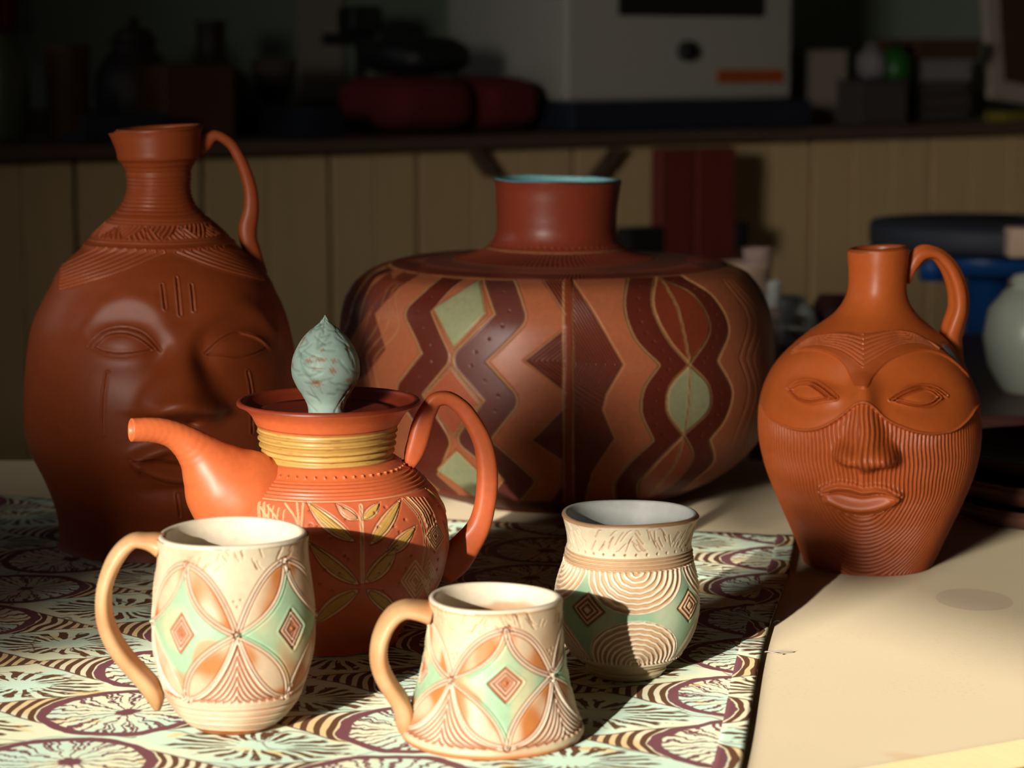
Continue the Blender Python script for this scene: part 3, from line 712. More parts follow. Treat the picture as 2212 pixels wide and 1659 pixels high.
        mid = S([[(1505, 525), (1575, 640), (1615, 780), (1640, 908)], [(1640, 908), (1640, 1000), (1632, 1110), (1612, 1225)], [(1612, 1225), (1580, 1330), (1490, 1450), (1430, 1512)]])
        p.stroke(mid, 3.4 * px, -0.0004, CRM, 0.8); p.stroke(mid, 0.9 * px, 0.0009, GOUGE, 0.8)
        for P in ([(1412, 560), (1408, 660), (1440, 760), (1490, 815), (1565, 905)], [(1545, 930), (1505, 1000), (1490, 1060), (1482, 1160), (1545, 1250)], [(1545, 1250), (1460, 1330), (1395, 1400), (1360, 1500)],
                  [(1560, 535), (1690, 590), (1765, 700), (1745, 820), (1705, 900)], [(1705, 900), (1775, 1010), (1782, 1080), (1690, 1230)], [(1690, 1230), (1700, 1330), (1600, 1440)]):
            U = sh(p.line(Z(P), step=6, smooth=True)); p.dots(U[::4], 2.0 * px, 0.0010, srgb(76, 30, 24), 0.8); p.dots(U[::4] + np.array([0.004, -1.2 * px]), 1.0 * px, -0.0004, srgb(180, 110, 90), 0.5)
        for q in ([[(1790, 530), (1905, 700), (1866, 880)], [(1866, 880), (1902, 1000), (1830, 1250)]], [[(1810, 530), (1935, 700), (1895, 880)], [(1895, 880), (1930, 1010), (1850, 1270)]], [[(1825, 525), (1960, 700), (1925, 880)], [(1925, 880), (1950, 1010), (1870, 1290)]]):
            p.stroke(S(q), 1.6 * px, 0.0007, CRM, 0.5)
    def motif_far(dth):
        sh = lambda U: U + np.array([dth, 0.0]); L = lambda P, **q: sh(p.line(Z(P), **q))
        P = [(395, 468), (310, 520), (215, 640), (165, 830), (150, 980), (190, 960), (278, 838), (225, 680), (330, 560), (440, 490)]
        U = L(P + P[:1])[:-1]; p.fill(U, HAT); p.hatch(U, L([(440, 490), (330, 560), (225, 680), (278, 838), (190, 960)]), 11 / k * px, 0.0008, srgb(84, 36, 26), 0.42, 0.85)
        U2 = L([(395, 468), (310, 520), (215, 640), (165, 830), (150, 980)], smooth=True); p.stroke(U2, 5 * px, -0.0008, RED, 1.0); p.stroke(U2, 1.2 * px, 0.0006, CRM, .5)
        P = [(300, 480), (200, 560), (110, 690), (80, 760), (130, 780), (215, 640), (310, 520)]
        U = L(P + P[:1])[:-1]; p.fill(U, HAT); p.hatch(U, L([(300, 480), (200, 560), (110, 690)]), 11 / k * px, 0.0008, srgb(84, 36, 26), 0.42, 0.85)
    motif_far(0); motif_left(0); motif_right(0); motif_mid(0)
    for d_ in (2.05, ): motif_left(d_)
    motif_right(-1.95); motif_mid(1.75); motif_mid(-1.55)
    # shoulder and neck
    v0 = p.uv([(1204, 604)])[0][1]; al = (1 - sm(v0 - px, v0 + px, p.S))[..., None]
    p.col += al * (srgb(132, 60, 42) - p.col); p.H *= (1 - al[..., 0] * 0.8)
    ringv = p.uv([(1190, 578), (1190, 547), (1190, 590)])[:, 1]
    b_ = (sm(ringv[0], ringv[0] + px, p.S) * (1 - sm(ringv[2], ringv[2] + 0.02, p.S)))[..., None]; p.col += 0.6 * b_ * (srgb(166, 96, 74) - p.col)
    # spokes pressed round the collar and fans of nicks on the shoulder
    sp = np.abs(np.sin(p.TH * 58)) ** 3 * sm(ringv[1] + 2 * px, ringv[1] + 6 * px, p.S) * (1 - sm(ringv[0] - 9 * px, ringv[0] - 3 * px, p.S))
    p.H -= 0.0008 * sp; p.col += (sp * 0.55)[..., None] * (srgb(84, 36, 26) - p.col)
    tri = np.abs(((p.TH * 7 / math.pi) % 2) - 1); m_ = (p.S > ringv[2]) & (p.S < v0); fr = (p.S - ringv[2]) / max(v0 - ringv[2], 1e-6)
    nk = np.abs(np.sin(p.TH * 130 + p.S * 260)) ** 2 * m_ * (sm(0.0, 0.1, tri - fr * 0.8)); p.H -= 0.0007 * nk; p.col += (nk * 0.5)[..., None] * (srgb(84, 36, 26) - p.col)
    for y in (547, 578, 604):
        p.rings([y], 1195, 2.0 * px, 0.0007, CRM, 0.55, 0.0003)
    p.band(380, 545, 1204, NECK)
    u = p.uv([(1204, 537)])[0]; th = np.arange(-math.pi, math.pi, 0.105); p.dots([(t, u[1]) for t in th], 2.4 * px, 0.0010, None); p.dots([(t + .01, u[1] + 2 * px) for t in th], 1.2 * px, -0.0004, srgb(190, 120, 96), .6)
    p.band(380, 548, 1204, None, 1)
    # plain foot
    fv = p.uv([(1150, 1082)])[0][1]; f_ = sm(fv - px, fv + px, p.S)[..., None]; p.col += f_ * (srgb(122, 50, 32) - p.col); p.H *= (1 - f_[..., 0]); p.reg[p.S > fv] = 3
    p.rimdz = 0.0004 * np.sin(2 * p.th + 0.6) + 0.0003 * np.sin(5 * p.th + 2) - 0.0008 * np.sin(p.th - 0.3)
    o = (p.cx, p.cy, p.z0)
    root = thing('round_vase', 'large round terracotta vase carved with zigzags and leaf waves, pale turquoise inside', 'vase', o)
    p.build(root, {0: ('body', None), 1: ('neck', 'plain burnished neck'), 2: ('glazed_panel', 'grey green upper diamond'), 4: ('glazed_panel', 'grey green lower diamond'), 5: ('glazed_panel', 'grey green leaf panel'), 3: ('foot_ring', None)}, M_slip, o)
    tq = srgb(134, 196, 200)
    def incol(P):
        c = np.empty(P.shape); c[:] = tq; c[:3] = srgb(86, 36, 26); return c
    p.lip_in(root, 'interior', 0.0042, 0.046, M_slip, incol, o, 'turquoise glazed inside', floor=False)
    p.under(root, M_slip, srgb(122, 50, 32), o)
    return p
big_vase()

# ---------------------------------------------------------------- large face jug at the left
def face_jug():
    L3 = lambda P: off_(P, 30, 250, 3.3015); L4 = lambda P: off_(P, 30, 600, 2.552)
    sil = [(279, 250, 438), (290, 253, 436), (305, 254, 434), (325, 256, 433), (341, 258, 432), (352, 265, 424), (361, 271, 416), (386, 276, 413), (407, 276, 412), (425, 271, 416), (444, 261, 425), (462, 245, 442), (483, 224, 466),
           (510, 195, 494), (529, 180, 510), (556, 151, 540), (586, 124, 568), (612, 113, 585), (629, 103, 592), (659, 88, 606), (689, 75, 617), (747, 63, 630), (800, 58, 637), (850, 55, 641), (900, 55, 641),
           (940, 60, 636), (980, 75, 622), (1020, 95, 601), (1060, 112, 584), (1090, 122, 575), (1120, 128, 569), (1140, 130, 567), (1155, 130, 567), (1169, 127, 569)]
    sil = [(a, b, c, 'c') for a, b, c in sil]
    p = Pot(348, 1217, 221, sil, 400, 430, 70, lift=CL); px = p.mpp
    p.wobble(0.0007, 5)
    BASE = srgb(152, 69, 31); p.col[:] = BASE
    LT = srgb(200, 112, 74)
    # throwing rings on the neck
    p.rings([357, 374, 388, 396, 404, 412, 421, 430, 438, 447, 455, 464], 345, 1.9 * px, 0.0007, None, lip=0.0003)
    p.rings([353], 345, 2.5 * px, 0.0009)
    p.rings([476, 483, 519, 526], 345, 1.5 * px, 0.0008, LT, 0.35, 0.0003)
    v = p.uv([(345, 538)])[0][1]; p.H += 0.0011 * np.exp(-((p.S - v) / (4.5 * px)) ** 2)[:, :]
    # zigzag of combed strokes
    va, vb = p.uv([(345, 486), (345, 516)])[:, 1]; per = 0.62
    ph = ((p.TH + 0.07) % per) / per; fr = np.clip((p.S - va) / (vb - va), 0, 1); m_ = (p.S > va) & (p.S < vb)
    up = fr > 1 - np.abs(2 * ph - 1); q = np.where(up, ph * 6.5 - fr * 2.0, ph * 6.5 + fr * 2.0)
    st = np.sin(q * 2 * math.pi)
    p.H += m_ * (-0.0004 + 0.0007 * st)
    p.col += (m_ * 0.4 * (st > 0.3))[..., None] * (LT - p.col)
    # combed hair either side of the parting
    for i in range(8):
        t = i / 7.0
        a = L3([(600 + 470 * t, 945 + 25 * t)])[0]; b = L3([(330 - 5 * t, 1070 + 165 * t)])[0]
        mid = ((a[0] + b[0]) / 2 + 4, (a[1] + b[1]) / 2 + 9 * t - 3)
        U = p.line([a, mid, b], 5, True); p.stroke(U, 1.8 * px, 0.0012, LT, 0.6, lip=0.0007)
        a = L3([(1560 - 400 * t, 930 + 38 * t)])[0]; b = L3([(1690 + 95 * t, 1010 + 168 * t)])[0]
        mid = ((a[0] + b[0]) / 2 - 4, (a[1] + b[1]) / 2 + 9 * t - 5)
        U = p.line([a, mid, b], 5, True); p.stroke(U, 1.8 * px, 0.0012, LT, 0.6, lip=0.0007)
    # ---- the face
    p.ridge([(394, 690, 0.0, 40), (393, 725, 0.0022, 26), (391, 770, 0.0072, 25), (390, 815, 0.0145, 33), (388, 850, 0.0195, 42), (388, 872, 0.0215, 46), (389, 888, 0.0185, 48), (390, 902, 0.0080, 44), (390, 914, 0.0015, 44), (390, 926, 0.0, 44)])
    p.bump(388, 874, 22, 17, 0.0045); p.bump(340, 889, 19, 17, 0.0062); p.bump(446, 891, 20, 17, 0.0062)
    p.bump(366, 909, 9, 6, -0.004); p.bump(416, 911, 9, 6, -0.004)
    for s_, x0, e0 in ((0, 266, 738), (1, 512, 744)):
        p.bump(x0, e0 - 4, 78, 42, -0.0046, 0.05 if s_ else -0.03, 2.2)
        p.bump(x0 - (4 if not s_ else -4), e0 + 2, 54, 25, 0.0060, 0.0, 2.6)
    p.bump(352, 770, 22, 40, -0.0030); p.bump(440, 772, 20, 36, -0.0034)
    U = p.line([(180, 705), (225, 658), (280, 642), (330, 662), (366, 715)], 8, True); p.stroke(U, 26 * px, -0.0022)
    U = p.line([(420, 715), (455, 680), (510, 660), (560, 680), (595, 720)], 8, True); p.stroke(U, 25 * px, -0.0022)
    for P in ([(189, 748), (222, 714), (265, 705), (305, 716), (346, 757)], [(203, 748), (232, 722), (262, 717), (300, 728), (332, 752)], [(200, 751), (230, 763), (258, 766), (292, 763), (325, 755)],
              [(446, 763), (475, 735), (516, 717), (552, 727), (582, 752)], [(452, 765), (484, 768), (510, 772), (545, 766), (572, 752)]):
        U = p.line(P, 5, True); p.stroke(U, 1.8 * px, 0.0010, srgb(110, 44, 22), 0.35, lip=0.0005)
    U = p.line([(522, 719), (550, 730), (582, 752)], 5, True); p.stroke(U, 3 * px, -0.0016, LT, 0.35)
    p.bump(215, 850, 80, 55, 0.0022); p.bump(545, 850, 60, 55, 0.0022)
    # mouth and chin
    U = p.line([(292, 990), (335, 976), (368, 968), (388, 973), (410, 968), (440, 977), (478, 991)], 5, True); p.stroke(U, 14 * px, -0.0056)
    U = p.line([(306, 1004), (345, 1019), (390, 1027), (435, 1019), (468, 1005)], 5, True); p.stroke(U, 17 * px, -0.0070)
    U = p.line([(284, 993), (320, 992), (350, 996), (388, 1001), (428, 996), (478, 993)], 4, True); p.stroke(U, 3.0 * px, 0.0034, srgb(90, 34, 18), 0.5)
    U = p.line([(310, 1013), (345, 1038), (390, 1046), (432, 1038), (462, 1014)], 4, True); p.stroke(U, 3.4 * px, 0.0012)
    p.bump(390, 1058, 50, 9, -0.0026); p.bump(390, 1092, 62, 26, 0.0042); p.bump(389, 944, 9, 16, -0.0018)
    p.bump(284, 995, 9, 10, -0.0015); p.bump(300, 925, 26, 46, -0.0014, 0.5)
    for P in ([(351, 614), (354, 640), (357, 666)], [(382, 598), (386, 640), (390, 678)], [(414, 614), (417, 640), (420, 670)], [(232, 806), (227, 860), (224, 938)], [(534, 803), (538, 850), (542, 935)], [(382, 1066), (384, 1086), (387, 1110)]):
        p.stroke(p.line(P, 4, True), 2.0 * px, 0.0015, srgb(196, 108, 74), 0.5, lip=0.0008)  # lit edges of the scars put into the colour as a lighter tone
    p.rimdz = np.zeros(p.n) + 0.0016 * np.sin(p.th) - 0.0006 * np.cos(p.th)
    # pouring lip pulled at the left
    d_ = np.exp(-((p.th - (2 * math.pi - math.pi / 2 if False else -math.pi / 2)) / 0.5) ** 2); p.H += 0.0042 * d_[None, :] * np.exp(-(p.S / 0.010) ** 2)
    v0, v1 = p.uv([(345, 283), (345, 354)])[:, 1]; p.reg[p.S < v1] = 1
    p.reg[(p.S >= v1) & (p.S < p.uv([(345, 470)])[0][1])] = 2
    def mark(P, r):
        p.fill(p.line(P + P[:1], 6)[:-1], reg=r)
    mark([(375, 740), (405, 740), (440, 840), (474, 890), (460, 908), (390, 920), (330, 906), (322, 888), (355, 830)], 3)
    mark([(284, 993), (335, 966), (368, 958), (388, 964), (410, 958), (440, 966), (480, 992), (440, 1036), (390, 1048), (340, 1036)], 4)
    mark([(190, 748), (222, 712), (265, 703), (305, 714), (346, 757), (300, 770), (258, 772), (225, 768)], 5)
    mark([(444, 764), (475, 733), (516, 714), (552, 724), (586, 752), (545, 774), (510, 778), (475, 774)], 6)
    o = (p.cx, p.cy, p.z0)
    root = thing('face_jug', 'tall dark terracotta jug with a sleeping face, closed eyes and a ribbed neck', 'jug', o)
    p.build(root, {0: ('body', None), 1: ('rim_collar', None), 2: ('neck', 'ribbed neck'), 3: ('nose', None), 4: ('mouth', None), 5: ('eye', 'closed left hand eye'), 6: ('eye', 'closed right hand eye')}, M_dark, o)
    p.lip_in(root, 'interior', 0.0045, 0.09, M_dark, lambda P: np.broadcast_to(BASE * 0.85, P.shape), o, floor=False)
    p.under(root, M_dark, BASE, o)
    cen = (p.cx, p.cy)
    sweep('handle', root, cen, math.radians(12), [(424, 322, 22), (440, 306, 21), (466, 293, 12), (494, 307, 11.5), (517, 341, 12), (534, 383, 13.5), (542, 420, 15), (542, 456, 17), (535, 492, 20), (537, 520, 19), (546, 545, 18), (560, 572, 12), (572, 590, 6)], M_dark, BASE, o, [12, 14, 15, 16, 17, 19, 22, 20, 14])
    return p
face_jug()

# ---------------------------------------------------------------- smaller masked face jug at the right
def mask_jug():
    k = 2.0735; Z = lambda P: off_(P, 1600, 500, k)
    sil = [(80, 483, 750), (130, 484, 749), (180, 486, 745), (230, 484, 743), (270, 478, 744), (320, 455, 760), (365, 420, 793), (400, 375, 830), (440, 318, 880), (480, 268, 925), (520, 224, 958), (560, 186, 985), (620, 142, 1015), (690, 110, 1040),
           (760, 92, 1056), (850, 85, 1066), (920, 88, 1065), (990, 98, 1056), (1060, 115, 1040), (1130, 138, 1016), (1200, 165, 988), (1260, 190, 962), (1320, 216, 935), (1380, 242, 907), (1430, 263, 883), (1462, 276, 868), (1476, 280, 862)]
    sil = [(500 + a / k, 1600 + b / k, 1600 + c / k, 'c') for a, b, c in sil]
    p = Pot(1600 + 571 / k, 500 + 1545 / k, 291 / k, sil, 430, 500, 60); px = p.mpp; q = 1 / k
    p.wobble(0.0005, 9)
    BASE = srgb(198, 96, 40); DK = srgb(158, 72, 32); LT = srgb(222, 128, 84); GR = srgb(120, 44, 20)
    p.col[:] = BASE
    # the carved lines: straight down from the mask, bending into cups round the chin
    c = p.uv(Z([(540, 1170)]))[0]; Rm = p.r.max()
    phi = np.hypot((p.TH - c[0]) * Rm, np.maximum(0, p.S - c[1]) * 0.93)
    phi = phi + 0.0010 * np.sin(p.S * 90 + p.TH * 3) * 0.5 + 0.0004 * np.sin(p.S * 260 + 1.0)
    g = phi / (19.5 * q * px * 1.02); g = np.abs(g - np.round(g)) * 2
    low = [(60, 760), (100, 785), (130, 830), (200, 870), (280, 890), (340, 886), (420, 850), (480, 806), (520, 780), (545, 774), (580, 780), (600, 795), (650, 840), (720, 875), (800, 900), (880, 906), (950, 890), (1010, 840), (1050, 785), (1075, 770)]
    U = p.line(Z(low), 4, True); o_ = np.argsort(U[:, 0]); bnd = np.interp(p.th, U[o_, 0], U[o_, 1])
    below = sm(0.3 * px, 2.2 * px, p.S - bnd[None, :])
    mouth = Z([(352, 1162), (392, 1138), (440, 1128), (500, 1135), (545, 1150), (600, 1143), (652, 1150), (716, 1182), (680, 1222), (620, 1256), (540, 1274), (465, 1260), (400, 1220)])
    Um = p.line(mouth + mouth[:1], 4)[:-1]
    lip = p.fill(Um); keep = np.ones_like(p.S)
    tmp = keep[lip[0]]; tmp[:, lip[1]] *= 1 - lip[2]; keep[lip[0]] = tmp
    last = sm(0.0, 3 * px, p.s[-1] - p.S)
    gr = below * keep * last * (np.abs(p.TH) < 2.3)
    cut = 1 - sm(0.12, 0.62, g)
    p.H -= 0.00105 * gr * cut
    low_f = 1 - sm(1.25, 1.5, np.abs(p.TH))
    p.col += (gr * cut * 0.55)[..., None] * (GR - p.col); p.col += (gr * sm(0.72, 1.0, g) * 0.34)[..., None] * (LT - p.col)
    p.H += 0.0016 * (1 - below) * low_f * sm(0, 1, 1 - np.clip((bnd[None, :] - p.S) / (90 * px), 0, 1)) * (p.S > 0.07)
    rs, cols, D = p.dist(U, 12 * px); p.addh(rs, cols, 0.0016 * np.exp(-(D / (2.2 * px)) ** 2) * low_f[rs][:, cols]); p.blend(rs, cols, 0.5 * np.exp(-(D / (1.6 * px)) ** 2), LT)
    # upper edge of the smooth mask: heavy brow band over it
    up = p.line(Z([(60, 700), (110, 640), (150, 590), (200, 555), (265, 535), (340, 536), (415, 560), (465, 600), (492, 655), (520, 700), (560, 712), (595, 650), (650, 590), (740, 548), (830, 534), (905, 552), (975, 600), (1025, 660), (1070, 720)]), 4, True)
    o2 = np.argsort(up[:, 0]); ub = np.interp(p.th, up[o2, 0], up[o2, 1])
    vtop = p.line(Z([(40, 760), (130, 640), (215, 545), (300, 482), (400, 459), (480, 458), (550, 466), (640, 452), (715, 444), (800, 466), (890, 522), (990, 610), (1080, 760)]), 4, True)
    o3 = np.argsort(vtop[:, 0]); vt = np.interp(p.th, vtop[o3, 0], vtop[o3, 1])
    front = (np.abs(p.TH) < 1.75)
    brow = sm(-1 * px, 2 * px, p.S - vt[None, :]) * (1 - sm(-3 * px, 1 * px, p.S - ub[None, :])) * front
    p.col += (brow * 0.62)[..., None] * (DK - p.col); p.H += 0.0013 * brow * low_f
    # nested V grooves of the forehead
    for i in range(7):
        t = i / 6.0; a = 474 + 128 * t
        P = [(228 + 10 * t, 536 + 2 * t), (300 + 10 * t, 484 + 30 * t), (400 + 10 * t, 461 + 62 * t), (480, 463 + 88 * t), (548, a)]
        p.stroke(p.line(Z(P), 3, True), 1.5 * px, 0.0010, LT, 0.5, lip=0.0004)
        P = [(548, a), (620, 458 + 98 * t), (710, 446 + 64 * t), (800, 468 + 34 * t), (888 - 8 * t, 524 + 2 * t)]
        p.stroke(p.line(Z(P), 3, True), 1.5 * px, 0.0010, LT, 0.5, lip=0.0004)
    P_ = lambda x, y: Z([(x, y)])[0]
    B = lambda x, y, sx, sy, a, r=0.0, pw=2.0: p.bump(*P_(x, y), sx * q, sy * q, a, r, pw)
    # nose
    p.ridge([(*P_(548, 630), 0.0, 30 * q), (*P_(548, 700), 0.0030, 30 * q), (*P_(550, 780), 0.0070, 38 * q), (*P_(556, 860), 0.0115, 46 * q), (*P_(560, 940), 0.0160, 55 * q), (*P_(562, 990), 0.0185, 60 * q), (*P_(563, 1025), 0.0180, 56 * q), (*P_(564, 1050), 0.0120, 44 * q), (*P_(564, 1072), 0.0035, 32 * q), (*P_(564, 1092), 0.0, 30 * q)])
    B(558, 1000, 42, 34, 0.0030); B(480, 998, 38, 33, 0.0112, 0.0, 2.6); B(650, 1004, 36, 33, 0.0112, 0.0, 2.6); B(520, 1046, 15, 13, -0.0055); B(604, 1050, 14, 13, -0.0055)
    # eyes
    for x0, y0, s_ in ((316, 716, -1), (815, 730, 1)):
        B(x0, y0 - 26, 138, 82, -0.0068, 0.1 * s_, 2.4)
        B(x0, y0 + 2, 80, 40, 0.0062, 0.14 if s_ < 0 else -0.02, 2.8)
    B(556, 690, 40, 64, 0.0040)
    for P in ([(196, 700), (255, 664), (305, 662), (365, 694), (428, 746)], [(208, 706), (262, 684), (305, 682), (345, 706), (392, 742)], [(212, 706), (255, 748), (315, 763), (370, 754), (428, 746)],
              [(676, 750), (745, 706), (848, 680), (900, 696), (940, 730)], [(700, 752), (760, 720), (846, 700), (885, 720), (905, 742)], [(690, 752), (760, 772), (830, 780), (872, 768), (908, 736)]):
        p.stroke(p.line(Z(P), 3, True), 2.1 * px, 0.0020, GR, 0.35, lip=0.0011)
    # mouth
    U = p.line(Z([(368, 1160), (430, 1144), (500, 1148), (545, 1162), (600, 1156), (650, 1160), (704, 1180)]), 3, True); p.stroke(U, 13 * q * px * 1.4, -0.0042)
    U = p.line(Z([(400, 1196), (470, 1226), (540, 1236), (615, 1224), (675, 1200)]), 3, True); p.stroke(U, 19 * q * px * 1.5, -0.0050)
    U = p.line(Z([(366, 1163), (440, 1172), (500, 1186), (545, 1192), (600, 1184), (650, 1178), (708, 1182)]), 3, True); p.stroke(U, 2.3 * px, 0.0022, GR, 0.3)
    p.stroke(np.vstack([Um, Um[:1]]), 2.0 * px, 0.0014, LT, 0.4, lip=0.0008)
    # pale wax mark near the handle foot
    Uw = p.line(Z([(905, 505), (925, 500), (955, 535), (985, 590), (975, 592), (940, 560), (905, 505)]), 3); p.fill(Uw[:-1], srgb(150, 150, 150), 0.0002)
    p.rimdz = 0.0012 * np.sin(p.th)
    p.reg[p.S < p.uv(Z([(600, 400)]))[0][1]] = 1
    p.reg[(brow > 0.5)] = 2
    msk = (p.S > ub[None, :]) & (p.S <= bnd[None, :]) & (np.abs(p.TH) < 1.7); p.reg[msk] = 3
    def mark(P, r): p.fill(p.line(Z(P + P[:1]), 4)[:-1], reg=r)
    mark([(500, 800), (545, 776), (600, 800), (640, 920), (696, 1015), (670, 1040), (600, 1052), (562, 1078), (520, 1050), (450, 1036), (432, 1010), (480, 930)], 4)
    p.fill(Um, reg=5)
    mark([(194, 700), (255, 660), (305, 658), (365, 690), (430, 747), (370, 760), (315, 770), (255, 754)], 6)
    mark([(672, 750), (745, 702), (848, 676), (900, 692), (944, 730), (872, 774), (830, 786), (760, 778)], 7)
    o = (p.cx, p.cy, p.z0)
    root = thing('face_jug', 'orange terracotta jug with open eyes in a smooth mask and a finely grooved chin', 'jug', o)
    p.build(root, {0: ('body', 'carved with fine lines'), 1: ('neck', None), 2: ('brow_band', 'darker brow with nested chevron lines'), 3: ('mask', 'smooth burnished mask'), 4: ('nose', None), 5: ('mouth', None), 6: ('eye', None), 7: ('eye', None)}, M_burnish, o)
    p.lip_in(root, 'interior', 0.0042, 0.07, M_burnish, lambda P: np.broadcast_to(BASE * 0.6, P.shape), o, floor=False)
    p.under(root, M_burnish, BASE, o)
    H = [(752, 232, 10), (752, 200, 18), (768, 150, 34), (812, 98, 40), (868, 98, 31), (920, 142, 37), (956, 208, 42), (974, 280, 45), (974, 350, 46), (954, 418, 50), (942, 470, 50), (962, 535, 34), (985, 582, 14)]
    sweep('handle', root, (p.cx, p.cy), math.radians(8), [(*P_(a, b), c * q) for a, b, c in H], M_burnish, BASE * 0.92, o, [8, 13, 16, 18, 22, 24, 24, 20, 12], ridge=lambda t, a: 0.12 * np.cos(a * 2 + 3.0) + 0.13 * np.cos(4 * a + 0.6))
    return p
mask_jug()
# ---------------------------------------------------------------- teapot with leaf carving
def teapot():
    k = 2.593; Z = lambda P: off_(P, 270, 660, k); q = 1 / k
    sil = [(868, 512, 908), (874, 519, 901), (882, 531, 889), (892, 541, 877), (905, 548, 868), (920, 554, 860), (928, 556, 857), (945, 558, 854), (965, 562, 852), (985, 570, 848), (992, 562, 860), (1004, 548, 872), (1022, 520, 900), (1042, 498, 922),
           (1064, 480, 940), (1090, 466, 955), (1120, 458, 964), (1160, 454, 968), (1200, 455, 967), (1235, 463, 958), (1265, 476, 945), (1292, 492, 928), (1318, 514, 906), (1340, 536, 884), (1358, 552, 868), (1366, 556, 864), (1378, 558, 862)]
    sil = [(a, b, c, 'c') for a, b, c in sil]
    p = Pot(711, 1418, 152, sil, 330, 440, 60, lift=CL); px = p.mpp
    p.wobble(0.0004, 12)
    BASE = srgb(212, 106, 58); LN = srgb(238, 186, 138); YL = srgb(216, 170, 88); OC = srgb(206, 160, 84); RD = srgb(196, 86, 64); GR = srgb(120, 46, 22)
    p.col[:] = BASE
    L = lambda P, st=4, s_=False: p.line(Z(P), st, s_)
    # yellow banded neck
    vy = p.uv([(706, 944), (706, 1012)])[:, 1]
    a = (sm(vy[0] - 2 * px, vy[0] + 3 * px, p.S) * (1 - sm(vy[1] - 2 * px, vy[1] + px, p.S)))[..., None]
    st = 0.5 + 0.5 * np.sin(p.S / (9 * px) * 2 * math.pi + 0.6 * np.sin(p.TH * 3)); p.col += a * (srgb(200, 158, 82) * (0.86 + 0.2 * st[..., None]) - p.col)
    streak = sm(0.55, 0.9, np.sin(p.S / (6.2 * px) * 6.28 + np.sin(p.TH * 5) * 1.2) * np.sin(p.TH * 9 + p.S * 700) * np.sin(p.TH * 4.3 + 1))[..., None]
    p.col += a * streak * 0.7 * (srgb(150, 76, 30) - p.col)
    p.H += a[..., 0] * 0.0007 * np.sin(p.S / (15 * px) * 2 * math.pi)
    p.rings([952, 966, 978, 990, 1002], 706, 1.3 * px, 0.0006, srgb(120, 70, 24), 0.5)
    p.rings([942, 1012], 706, 1.8 * px, 0.0007, srgb(110, 52, 28), 0.5)
    d0 = p.uv([(706, 1034)])[0][1]; ths = np.arange(-math.pi, math.pi, 0.127)
    p.dots([(t, d0) for t in ths], 3.2 * px, -0.0012, srgb(150, 58, 34), 0.7); p.dots([(t - 0.012, d0 - 1.5 * px) for t in ths], 1.8 * px, -0.0003, LN, 0.5)
    p.rings([1048, 1056, 1064, 1072, 1080], 706, 1.7 * px, 0.0008, RD, 0.5, 0.0004)
    v1 = p.uv([(706, 1084)])[0][1]; p.rings([1085], 706, 1.6 * px, 0.0006, LN, 0.7)
    fld = sm(v1, v1 + 2 * px, p.S)[..., None]; p.col += fld * (srgb(212, 106, 66) - p.col)
    def sh(U, d_): return U + np.array([d_, 0.0])
    def leaf(A, Bp, w, bend, colr, d_=0.0, vein=True):
        a_, b_ = np.array(A, float), np.array(Bp, float); n_ = np.array([-(b_ - a_)[1], (b_ - a_)[0]]); n_ /= np.linalg.norm(n_)
        t = np.linspace(0, 1, 13); prof = np.sin(math.pi * t ** 0.85) ** 0.9 * w; mid = a_ + (b_ - a_) * t[:, None] + n_ * (bend * np.sin(math.pi * t))[:, None]
        P = np.vstack([mid + n_ * prof[:, None], (mid - n_ * prof[:, None])[::-1]])
        U = sh(p.line(Z(P), 4, False), d_); p.fill(U, LN, 0.0002)
        P2 = np.vstack([mid[1:-1] + n_ * (prof[1:-1, None] * 0.60), (mid[1:-1] - n_ * (prof[1:-1, None] * 0.60))[::-1]])
        U2 = sh(p.line(Z(P2), 4, False), d_); p.fill(U2, colr, 0.0003)
        for UU in (U, U2): p.stroke(np.vstack([UU, UU[:1]]), 1.1 * px, 0.0007, GR, 0.55)
        if vein: p.hatch(U2, sh(p.line(Z([a_ + n_ * 60, b_ + n_ * 60 + (b_ - a_) * 0.3]), 6), d_), 5.2 * px, 0.0002, srgb(150, 110, 50), 0.25, 0.25)
    def motif(d_, with_left=True):
        for P in ([(1322, 1120), (1328, 1300), (1330, 1545)], ):
            p.stroke(sh(L(P), d_), 4.2 * px, -0.0004, LN, 0.9); p.stroke(sh(L(P), d_), 0.9 * px, 0.0008, GR, 0.5)
        leaf((1312, 1200), (1180, 1108), 30, -8, srgb(216, 150, 110), d_, False); leaf((1334, 1200), (1428, 1100), 32, 6, YL, d_, False)
        leaf((1372, 1340), (1548, 1080), 42, 8, YL, d_); leaf((1288, 1322), (1018, 1098), 44, -14, YL, d_)
        leaf((1462, 1395), (1630, 1232), 38, 8, YL, d_)
        leaf((1312, 1565), (1020, 1316), 46, -14, OC, d_); leaf((1342, 1555), (1526, 1340), 46, 10, OC, d_)
        leaf((1310, 1590), (1040, 1800), 46, 12, OC, d_); leaf((1350, 1590), (1540, 1760), 44, -10, OC, d_)
        for P in ([(1560, 1086), (1640, 1180), (1676, 1300), (1666, 1420), (1640, 1545), (1600, 1660)], [(1582, 1078), (1664, 1180), (1698, 1300), (1688, 1420), (1664, 1545), (1624, 1660)]):
            p.stroke(sh(L(P, 4, True), d_), 3.2 * px, -0.0004, LN, 0.9); p.stroke(sh(L(P, 4, True), d_), 0.9 * px, 0.0007, GR, 0.5)
